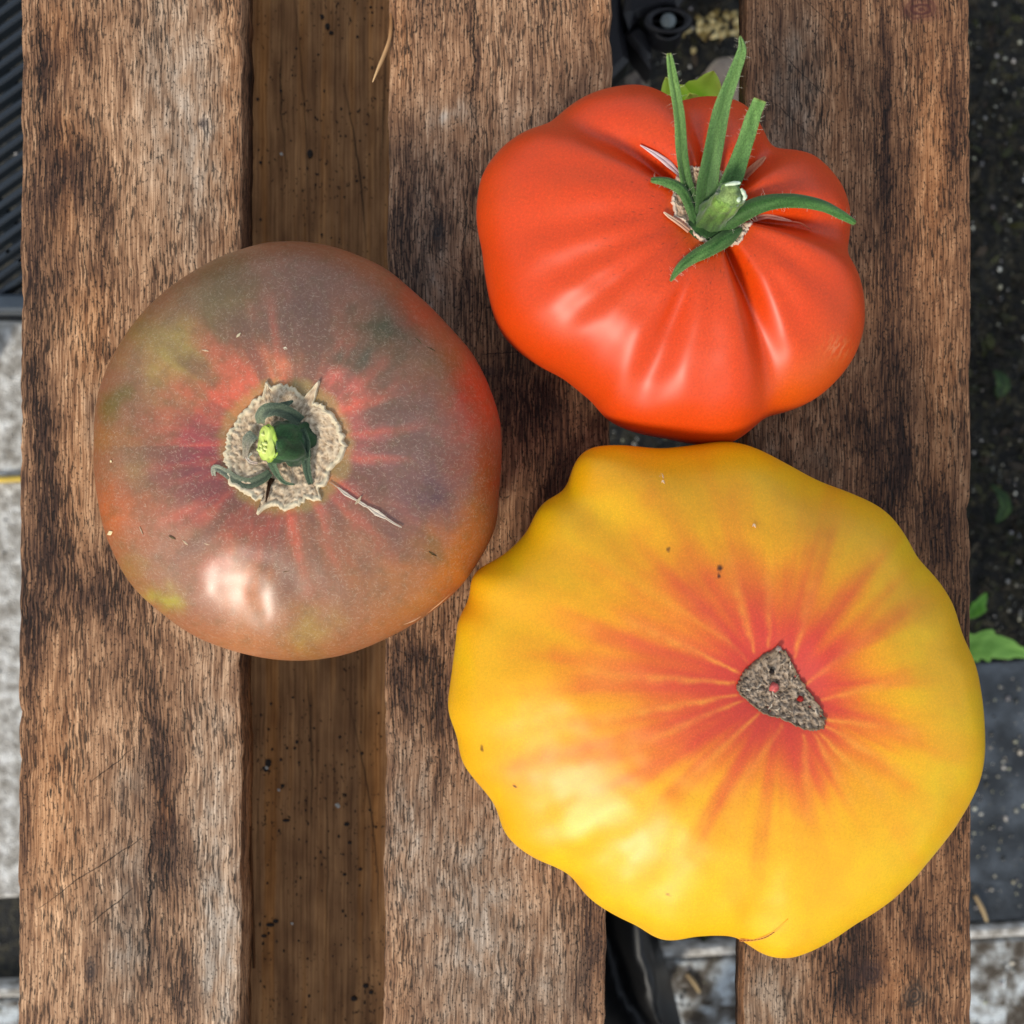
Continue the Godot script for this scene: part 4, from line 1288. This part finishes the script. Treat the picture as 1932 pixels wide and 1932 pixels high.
func make_below() -> void:
	var g := GROUND_Y
	# damp dark soil with grit, to far beyond the frame
	var soil := mottled(900, c8(8, 8, 5), c8(70, 64, 44), 0.035, 3.0, 0.4, 0.8, 1024, 0.6, 2.8)
	var gp := PackedVector3Array()
	for i in 15:
		for j in 15:
			gp.append(Vector3(i - 7.0, 0.0, j - 7.0))
	var ground := put("ground", grid(gp, 15, 15, false, false, PackedColorArray(), PackedVector2Array(), true), soil, self, Vector3(0, g, 0))
	ground.set_meta("kind", "structure")
	# pale concrete: a strip left of the pallet and the slab below
	var conc := mottled(930, c8(84, 74, 62), c8(226, 232, 232), 0.014, 3.0, 0.7, 0.3, 1024, 0.4, 2.0)
	var conc2 := mottled(931, c8(150, 142, 130), c8(255, 253, 246), 0.024, 3.0, 0.6, 0.3, 1024, 0.5, 1.4)
	var strip := flat("pavement", [[-420, 602], [90, 606], [92, 1690], [-420, 1720]], g + 0.006, 0.010, conc2, self)
	strip.set_meta("kind", "structure")
	var slab := flat("pavement", [[-420, 1892], [200, 1882], [760, 1836], [1330, 1808], [1880, 1772], [2500, 1740], [2500, 2700], [-420, 2700]], g + 0.010, 0.014, conc, self)
	var kerb := flat("kerb", [[-420, 1868], [200, 1858], [760, 1812], [1330, 1784], [1880, 1748], [2500, 1716], [2500, 1738], [1880, 1770], [1330, 1806], [760, 1834], [200, 1880], [-420, 1890]], g + 0.012, 0.016, conc2, self)
	kerb.set_meta("kind", "structure")
	slab.set_meta("kind", "structure")
	# membrane sheets laid over the soil on the right
	var mem := mottled(960, c8(26, 29, 31), c8(70, 76, 82), 0.012, 4.0, 0.38, 0.06, 512, 0.5, 1.9)
	var sheet := thing("membrane", "smooth dark blue-grey plastic sheet on the ground right of the yellow tomato", "sheet", Vector3.ZERO)
	flat("sheet", [[1600, 1262], [1790, 1256], [1932, 1246], [2400, 1230], [2400, 1700], [1900, 1738], [1600, 1742]], g + 0.008, 0.008, mem, sheet, 0.001)
	# grit: far too many to count
	rng.seed = 1234
	var mm := MultiMesh.new()
	mm.transform_format = MultiMesh.TRANSFORM_3D
	mm.use_colors = true
	var stone := SphereMesh.new()
	stone.radius = 0.5
	stone.height = 0.8
	stone.radial_segments = 7
	stone.rings = 4
	mm.mesh = stone
	mm.instance_count = 7000
	for i in mm.instance_count:
		var big := rng.randf()
		var x := rng.randf_range(-0.42, 0.45)
		if i < 4600:
			x = rng.randf_range(0.26, 0.40) if rng.randf() < 0.6 else rng.randf_range(0.04, 0.2)
		var z := rng.randf_range(-0.42, 0.42)
		var s := 0.0007 + 0.0028 * big * big * big
		var y := g + s * 0.2
		if x < -0.29 and z > -0.13 and z < 0.27:
			y = g + 0.006 + s * 0.2
		elif x > 0.225 and z > 0.112 and z < 0.268:
			y = g + 0.008 + s * 0.2
		elif z > 0.30:
			y = g + 0.010 + s * 0.2
		mm.set_instance_transform(i, Transform3D(Basis.from_euler(Vector3(rng.randf() * 6.0, rng.randf() * 6.0, rng.randf() * 6.0)).scaled(Vector3(s, s * rng.randf_range(0.6, 1.0), s * rng.randf_range(0.6, 1.4))), Vector3(x, y, z)))
		var v := pow(rng.randf(), 2.2) * 0.6 + 0.02
		mm.set_instance_color(i, Color(v, v * rng.randf_range(0.86, 1.0), v * rng.randf_range(0.55, 0.9)))
	var grit := MultiMeshInstance3D.new()
	grit.multimesh = mm
	var gm := coloured(0.25, 0.8)
	gm.vertex_color_is_srgb = false
	grit.material_override = gm
	grit.name = "grit"
	add_child(grit, true)
	grit.set_meta("kind", "stuff")
	tag(grit, "pale wet grit scattered over the dark ground below the pallet", "grit")
	# dark wet mulch flakes among it
	var fm := MultiMesh.new()
	fm.transform_format = MultiMesh.TRANSFORM_3D
	fm.use_colors = true
	fm.mesh = blade(PackedVector3Array([Vector3(-0.5, 0, 0), Vector3(-0.1, 0.08, 0.03), Vector3(0.2, 0.05, -0.03), Vector3(0.5, 0, 0)]), [0.06, 0.22, 0.2, 0.04], 0.4, 0.05, Color.WHITE, Color.WHITE, 0.0, Vector3.UP, 8)
	fm.instance_count = 5200
	for i in fm.instance_count:
		var x := rng.randf_range(0.25, 0.42) if i % 3 < 2 else rng.randf_range(0.03, 0.22)
		var z := rng.randf_range(-0.42, 0.29) if x < 0.24 else rng.randf_range(-0.42, 0.10)
		var sz := 0.002 + 0.010 * pow(rng.randf(), 2.0)
		fm.set_instance_transform(i, Transform3D(Basis.from_euler(Vector3(rng.randfn(0.0, 0.35), rng.randf() * TAU, rng.randfn(0.0, 0.35))).scaled(Vector3.ONE * sz), Vector3(x, g + 0.002 + rng.randf() * 0.004, z)))
		var v := 0.004 + 0.05 * pow(rng.randf(), 2.0)
		var warm := rng.randf()
		fm.set_instance_color(i, Color(v * (1.0 + 0.3 * warm), v * (1.12 - 0.2 * warm), v * (0.35 + 0.3 * warm)))
	var flakes := MultiMeshInstance3D.new()
	flakes.multimesh = fm
	var flm := coloured(0.5, 0.3)
	flm.vertex_color_is_srgb = false
	flakes.material_override = flm
	flakes.name = "mulch"
	add_child(flakes, true)
	flakes.set_meta("kind", "stuff")
	tag(flakes, "dark wet mulch flakes covering the soil below the pallet", "mulch")
	# dry mulch in the upper gap
	var mulch := coloured(0.7, 0.4)
	var st := SurfaceTool.new()
	for k in 46:
		var x := 1395.0 - 120.0 * pow(rng.randf(), 1.4)
		var y := 50.0 + rng.randfn(0.0, 14.0) - 18.0 * (x - 1340.0) / 60.0 * rng.randf()
		var r := rng.randf_range(4.0, 11.0)
		var a := rng.randf() * PI
		var tone := c8(120, 100, 52).lerp(c8(226, 206, 150), rng.randf())
		var p := PackedVector3Array([at(x - r * cos(a), y - r * sin(a), g + 0.004), at(x, y - 1, g + 0.008), at(x + r * cos(a), y + r * sin(a), g + 0.005)])
		st.append_from(blade(p, [0.0006, 0.0022, 0.0006], 0.3, 0.0006, tone, tone, 0.0, Vector3.UP, 6), 0, Transform3D())
	var straw := put("straw_mulch", st.commit(), mulch, self)
	straw.set_meta("kind", "stuff")
	tag(straw, "golden straw bits in the sunny patch of the upper gap", "straw")
	var chip := put("bark_chip", blade(PackedVector3Array([at(1345, 205, g + 0.006), at(1362, 170, g + 0.016), at(1380, 140, g + 0.018), at(1398, 118, g + 0.008)]), [0.008, 0.016, 0.014, 0.004], 0.3, 0.003, c8(132, 116, 104), c8(150, 136, 120)), mulch, self)
	tag(chip, "pale grey bark chip beside the lime green leaf in the upper gap", "bark chip")
	chip = put("bark_chip", blade(PackedVector3Array([at(1190, 185, g + 0.004), at(1202, 160, g + 0.012), at(1212, 138, g + 0.006)]), [0.004, 0.009, 0.003], 0.3, 0.002, c8(96, 86, 76), c8(110, 100, 90)), mulch, self)
	tag(chip, "small grey bark chip below the black bracket in the upper gap", "bark chip")
	for v in [[1840, 1690, 1862, 1738, "pale straw on the plastic sheet at the right edge, above the concrete"], [1296, 1838, 1320, 1872, "pale straw on the concrete below the yellow tomato"]]:
		var y := g + 0.012
		var o := put("straw", tube(PackedVector3Array([at(v[0], v[1], y), at((v[0] + v[2]) * 0.5 + 2, (v[1] + v[3]) * 0.5, y + 0.001), at(v[2], v[3], y)]), [0.0012, 0.0016, 0.001], 6, 12, c8(150, 126, 92), c8(168, 146, 108)), mulch, self)
		tag(o, v[4], "straw")
	# weeds: each its own plant
	var lf := coloured(0.5, 0.4)
	lf.backlight_enabled = true
	lf.backlight = Color(0.25, 0.32, 0.08)
	var w1 := thing("weed", "lime green toothed leaf behind the red tomato's sepals", "weed", at(1300, 215, g))
	for v in [[[[1296,262],[1314,212],[1332,172],[1346,134]], 0.0115], [[[1294,262],[1280,222],[1266,184],[1256,146]], 0.009], [[[1298,262],[1300,228],[1301,200],[1301,176]], 0.010]]:
		var p := PackedVector3Array()
		for k in 4:
			p.append(at(v[0][k][0], v[0][k][1], -0.03 + k * 0.005) - w1.position)
		put("leaf", leaf_mesh(p, v[1], 4, 0.28, c8(214, 250, 84), c8(218, 252, 96)), lf, w1)
	put("stalk", tube(PackedVector3Array([Vector3.ZERO, at(1298, 250, -0.2) - w1.position, at(1298, 262, -0.03) - w1.position]), [0.0014, 0.0012, 0.001], 6, 16, c8(120, 150, 60), c8(140, 180, 60)), coloured(0.5), w1)
	var weeds := [
		[[[1800,1232],[1850,1218],[1890,1222],[1960,1240]], 0.011, 4, c8(104,150,58), c8(124,170,76), "pale green toothed leaf at the right edge beside the yellow tomato", 0.05],
		[[[1826,1166],[1842,1150],[1852,1135],[1862,1118]], 0.0055, 2, c8(78,132,38), c8(90,140,44), "small smooth green leaf just above the toothed leaf at the right edge", 0.03],
		[[[1880,985],[1896,960],[1890,935],[1868,912]], 0.0045, 3, c8(38,62,18), c8(34,56,16), "thin curved green shoot on the dark soil at the right edge", 0.02],
		[[[1884,750],[1892,730],[1888,712],[1874,698]], 0.0055, 3, c8(36,56,20), c8(40,62,22), "dull green sprig highest of the weeds along the right edge", 0.015]]
	for v in weeds:
		var wd := thing("weed", v[5], "weed", at(v[0][0][0], v[0][0][1], g))
		var p := PackedVector3Array()
		for k in 4:
			p.append(at(v[0][k][0], v[0][k][1], g + v[6] + 0.006 * sin(k * 0.9)) - wd.position)
		put("leaf", leaf_mesh(p, v[1], v[2], 0.3, v[3], v[4]), lf, wd)
		put("stalk", tube(PackedVector3Array([Vector3(0, 0.001, 0), p[0] * 0.6, p[0]]), [0.0009, 0.0008, 0.0006], 5, 8, v[3], v[3]), coloured(0.5), wd)
	make_crate()
	make_bracket()
	# black sheeting bunched up in the lower gap
	var tub := thing("plastic_sheeting", "bunched black plastic sheeting in the gap below the yellow tomato", "sheeting", at(1180, 1900, g))
	var bp := plain(c8(15, 15, 16), 0.42)
	var outl := PackedVector3Array()
	var edge := [[1236, 1690], [1243, 1776], [1256, 1812], [1262, 1850], [1261, 1884], [1270, 1912], [1284, 1936], [1320, 1990], [1340, 2060]]
	for i in edge.size():
		for j in 16:
			var fz := j / 15.0
			var q := at(lerpf(edge[i][0], 1080.0, fz), edge[i][1] + 8.0 * sin(fz * 5.0), -0.24)
			q.y = lerpf(g, -0.24, ss(0.0, 0.10, fz)) + 0.018 * sin(fz * 7.0 + i * 0.35) * ss(0.05, 0.3, fz)
			outl.append(q - tub.position)
	put("sheet", grid(outl, edge.size(), 16, false, false, PackedColorArray(), PackedVector2Array(), true), bp, tub)
	# a yellow cord across the left strip
	var cord := put("cord", tube(PackedVector3Array([at(-300, 930, g + 0.009), at(-60, 908, g + 0.009), at(20, 904, g + 0.009), at(120, 900, g + 0.009)]), [0.0022, 0.0022], 8, 60, c8(190, 160, 60), c8(196, 164, 60), 0.25), coloured(0.6), self)
	tag(cord, "yellow cord lying across the pale concrete at the left edge", "cord")

func make_crate() -> void:
	# openwork plastic crate, its lattice of slanting bars seen at the left edge
	var y := -0.16
	var c := thing("crate", "dark blue-grey plastic crate with a lattice of slanting bars at the left edge", "crate", at(-160, 250, GROUND_Y))
	var o := c.position
	var m := plain(c8(30, 39, 48), 0.5)
	var e0 := at(-520, 575, y)
	var e1 := at(150, 575, y)
	var top := at(150, -420, y)
	var mb := mottled(990, c8(38, 47, 56), c8(58, 68, 78), 0.02, 6.0, 0.4)
	# rims
	put("rim", box(Vector3(e1.x - e0.x, 0.012, 0.008), 0.0015), mb, c, (e0 + e1) * 0.5 - o)
	put("rim", box(Vector3(e1.x - e0.x, 0.012, 0.008), 0.0015), mb, c, Vector3((e0.x + e1.x) * 0.5, y, top.z) - o)
	for x in [e0.x, e1.x]:
		put("rim", box(Vector3(0.008, 0.012, e1.z - top.z - 0.008), 0.0015), mb, c, Vector3(x, y, (e1.z + top.z) * 0.5) - o)
	# the slanting bars, clipped to the rim
	var n := 62
	var dir := Vector2(cos(0.62), -sin(0.62))
	var nrm := Vector2(-dir.y, dir.x)
	var lo := Vector2(e0.x + 0.004, top.z + 0.004)
	var hi := Vector2(e1.x - 0.004, e1.z - 0.004)
	var mid := (lo + hi) * 0.5
	for i in n:
		var c0 := mid + nrm * (i - n * 0.5 + 0.5) * 0.0066
		var ta := -9.0
		var tb := 9.0
		for k in 2:
			var t1 := (lo[k] - c0[k]) / dir[k]
			var t2 := (hi[k] - c0[k]) / dir[k]
			ta = maxf(ta, minf(t1, t2))
			tb = minf(tb, maxf(t1, t2))
		if tb - ta < 0.012:
			continue
		var q := c0 + dir * (ta + tb) * 0.5
		var bar := put("bar", box(Vector3(tb - ta, 0.006, 0.0028), 0.0006), m, c, Vector3(q.x, y - 0.001, q.y) - o)
		bar.rotation.y = 0.62
	for i in 3:
		var q := Vector2(lerpf(e0.x, e1.x, 0.78), lerpf(top.z, e1.z, 0.30 + 0.27 * i))
		var cb := put("cross_bar", box(Vector3(0.008, 0.006, 0.055), 0.001), m, c, Vector3(q.x, y - 0.0075, q.y) - o)
		cb.rotation.y = 0.62
	for x in [e0.x + 0.006, e1.x - 0.006]:
		for z in [top.z + 0.006, e1.z - 0.006]:
			put("corner_post", box(Vector3(0.012, y - GROUND_Y - 0.006, 0.012), 0.002), mb, c, Vector3(x, GROUND_Y + (y - GROUND_Y - 0.006) * 0.5, z) - o)

func make_bracket() -> void:
	var y := -0.20
	var b := thing("bracket", "black plastic bracket with a grey round stud in the upper gap", "bracket", at(1190, 40, GROUND_Y))
	var o := b.position
	var m := plain(c8(24, 23, 27), 0.42)
	var shapes := [
		[[[1120,-60],[1172,-60],[1178,60],[1188,110],[1150,150],[1120,150]], 0.0],
		[[[1172,60],[1200,88],[1222,118],[1231,128],[1226,108],[1232,100],[1232,60],[1205,40]], -0.004],
		[[[1186,-60],[1300,-60],[1296,-14],[1280,10],[1244,16],[1204,28],[1188,50],[1178,20]], 0.004]]
	for s in shapes:
		var p := PackedVector2Array()
		for v in s[0]:
			var w := at(v[0], v[1], y + s[1]) - o
			p.append(Vector2(w.x, w.z))
		put("arm", plate(p, y + s[1] - o.y, 0.02, 0.003), m, b)
	# the raised ring and its stud
	var c := at(1260, 42, y + 0.004) - o
	var tp := PackedVector3Array()
	for i in 40:
		for j in 12:
			var a := TAU * i / 40.0
			var q := TAU * j / 12.0
			var R := 0.0100 + 0.0022 * cos(q)
			tp.append(c + Vector3(R * cos(a), 0.003 * sin(q), R * 0.55 * sin(a)))
	put("ring", grid(tp, 40, 12, true, true), m, b)
	put("boss", tube(PackedVector3Array([c - Vector3(0, 0.012, 0), c, c + Vector3(0, 0.001, 0)]), [0.0095, 0.0085, 0.008], 28, 6), plain(c8(24, 23, 26), 0.4), b)
	put("stud", tube(PackedVector3Array([c, c + Vector3(0, 0.002, 0), c + Vector3(0, 0.0035, 0)]), [0.0042, 0.0038, 0.0022], 24, 10), plain(c8(112, 120, 120), 0.35), b)
	put("foot", box(Vector3(0.02, y - GROUND_Y - 0.02, 0.02), 0.002), m, b, at(1140, 60, y) * Vector3(1, 0, 1) + Vector3(0, GROUND_Y + (y - GROUND_Y - 0.02) * 0.5, 0) - o)

func make_crumbs() -> void:
	# dirt on the lower plank
	var y := -0.060
	rng.seed = 555
	var chips := [[503,1448,3.6,"white speck in a dark crumb on the lower plank, uppermost below the brown tomato"],[526,1490,2.8,"tiny pale chip just below the uppermost white speck on the lower plank"],[637,1519,5.0,"largest pale chip, alone on the right of the lower plank"],[551,1742,2.6,"small pale chip low down on the lower plank beside a dark sliver"],[531,290,3.2,"pale bead on the lower plank above the brown tomato"]]
	for v in chips:
		var c := at(v[0], v[1], y + 0.0007)
		var r: float = v[2] * 0.00019
		var o := put("chip", tube(shifted(PackedVector3Array([c - Vector3(r * 0.9, 0.0003, 0), c, c + Vector3(r * 0.5, 0, r)]), c), [r * 0.35, r, r * 0.4], 7, 8, c8(196, 192, 180), c8(206, 200, 190), 0.5), coloured(0.6), self, c)
		tag(o, v[3], "chip")
	var mm := MultiMesh.new()
	mm.transform_format = MultiMesh.TRANSFORM_3D
	var s := SphereMesh.new()
	s.radius = 0.5
	s.height = 1.0
	s.radial_segments = 7
	s.rings = 4
	mm.mesh = s
	var spots := [[506,1440,6,9],[502,1452,5,5],[533,1483,4,4],[540,1548,8,3],[510,1745,9,4],[520,1738,6,4],[498,1766,6,3],[585,290,6,9],[608,32,4,5],[618,50,5,7],[625,62,5,4],[640,600,3,3],[690,1860,6,5],[668,1884,7,5],[700,1872,5,4],[560,1400,3,4],[556,1412,3,3],[654,1555,6,4],[660,1590,4,3],[650,1650,4,3],[680,1640,4,3]]
	mm.instance_count = spots.size() + 160
	for i in mm.instance_count:
		var p: Vector3
		var sx := 0.0
		var sz := 0.0
		if i < spots.size():
			p = at(spots[i][0], spots[i][1], y + 0.0004)
			sx = spots[i][2] * 0.00038
			sz = spots[i][3] * 0.00038
		else:
			var low := rng.randf() < 0.7
			p = at(rng.randf_range(485, 722), rng.randf_range(1300, 1920) if low else rng.randf_range(5, 460), y + 0.0002)
			sx = rng.randf_range(0.0003, 0.0011)
			sz = rng.randf_range(0.0003, 0.0014)
		mm.set_instance_transform(i, Transform3D(Basis(Vector3.UP, rng.randf() * 3.0).scaled(Vector3(sx, minf(sx, sz) * 0.6, sz)), p))
	var o := MultiMeshInstance3D.new()
	o.multimesh = mm
	o.material_override = plain(c8(38, 26, 16), 0.8)
	o.name = "crumbs"
	add_child(o, true)
	o.set_meta("kind", "stuff")
	tag(o, "dark crumbs of dirt on the lower plank in the left gap", "dirt")

# ------------------------------------------------------------------ the scene

func _ready() -> void:
	# camera, straight down
	var cam := Camera3D.new()
	cam.name = "camera"
	cam.fov = rad_to_deg(2.0 * atan(HALF))
	cam.near = 0.01
	cam.far = 40.0
	var lens := CameraAttributesPhysical.new()
	lens.frustum_focal_length = 12.0 / HALF
	lens.frustum_focus_distance = 0.262
	lens.frustum_near = 0.01
	lens.frustum_far = 40.0
	lens.exposure_aperture = 10.5
	cam.attributes = lens
	add_child(cam)
	cam.position = Vector3(0, CAM_H, 0)
	cam.rotation = Vector3(-PI / 2.0, 0, 0)
	cam.fov = rad_to_deg(2.0 * atan(HALF))
	# bright haze: an even sky and a soft sun low from the lower left
	var sky := ProceduralSkyMaterial.new()
	sky.sky_top_color = Color(0.60, 0.64, 0.70)
	sky.sky_horizon_color = Color(0.72, 0.74, 0.76)
	sky.sky_curve = 0.2
	sky.ground_bottom_color = Color(0.25, 0.23, 0.2)
	sky.ground_horizon_color = Color(0.45, 0.44, 0.42)
	sky.sun_angle_max = 12.0
	var env := Environment.new()
	env.background_mode = Environment.BG_SKY
	env.sky = Sky.new()
	env.sky.sky_material = sky
	env.background_energy_multiplier = 0.86
	env.tonemap_mode = Environment.TONE_MAPPER_LINEAR
	env.tonemap_exposure = 2.04
	env.sdfgi_enabled = true
	env.ssao_enabled = true
	env.ssil_enabled = true
	var we := WorldEnvironment.new()
	we.name = "world"
	we.environment = env
	add_child(we)
	var sun := DirectionalLight3D.new()
	sun.name = "sun"
	sun.light_energy = 0.5
	sun.light_angular_distance = 13.0
	sun.light_color = Color(1.0, 0.965, 0.91)
	sun.shadow_enabled = true
	add_child(sun)
	sun.look_at_from_position(Vector3(-0.68, 1.0, 1.16), Vector3.ZERO, Vector3.UP)

	nz.noise_type = FastNoiseLite.TYPE_SIMPLEX_SMOOTH
	nz.seed = 7
	nz.frequency = 0.01
	nz.fractal_octaves = 3

	cells.noise_type = FastNoiseLite.TYPE_CELLULAR
	cells.cellular_return_type = FastNoiseLite.RETURN_DISTANCE2_SUB
	cells.seed = 5
	cells.frequency = 0.055
	cells.domain_warp_enabled = true
	cells.domain_warp_amplitude = 9.0
	cells.domain_warp_frequency = 0.04

	make_below()
	make_pallet()
	make_crumbs()
	var fuzz := fuzz_material(811)
	var hair := plain(c8(222, 216, 190), 0.5)
	make_black(fuzz)
	make_red(fuzz, hair)
	make_yellow(hair)
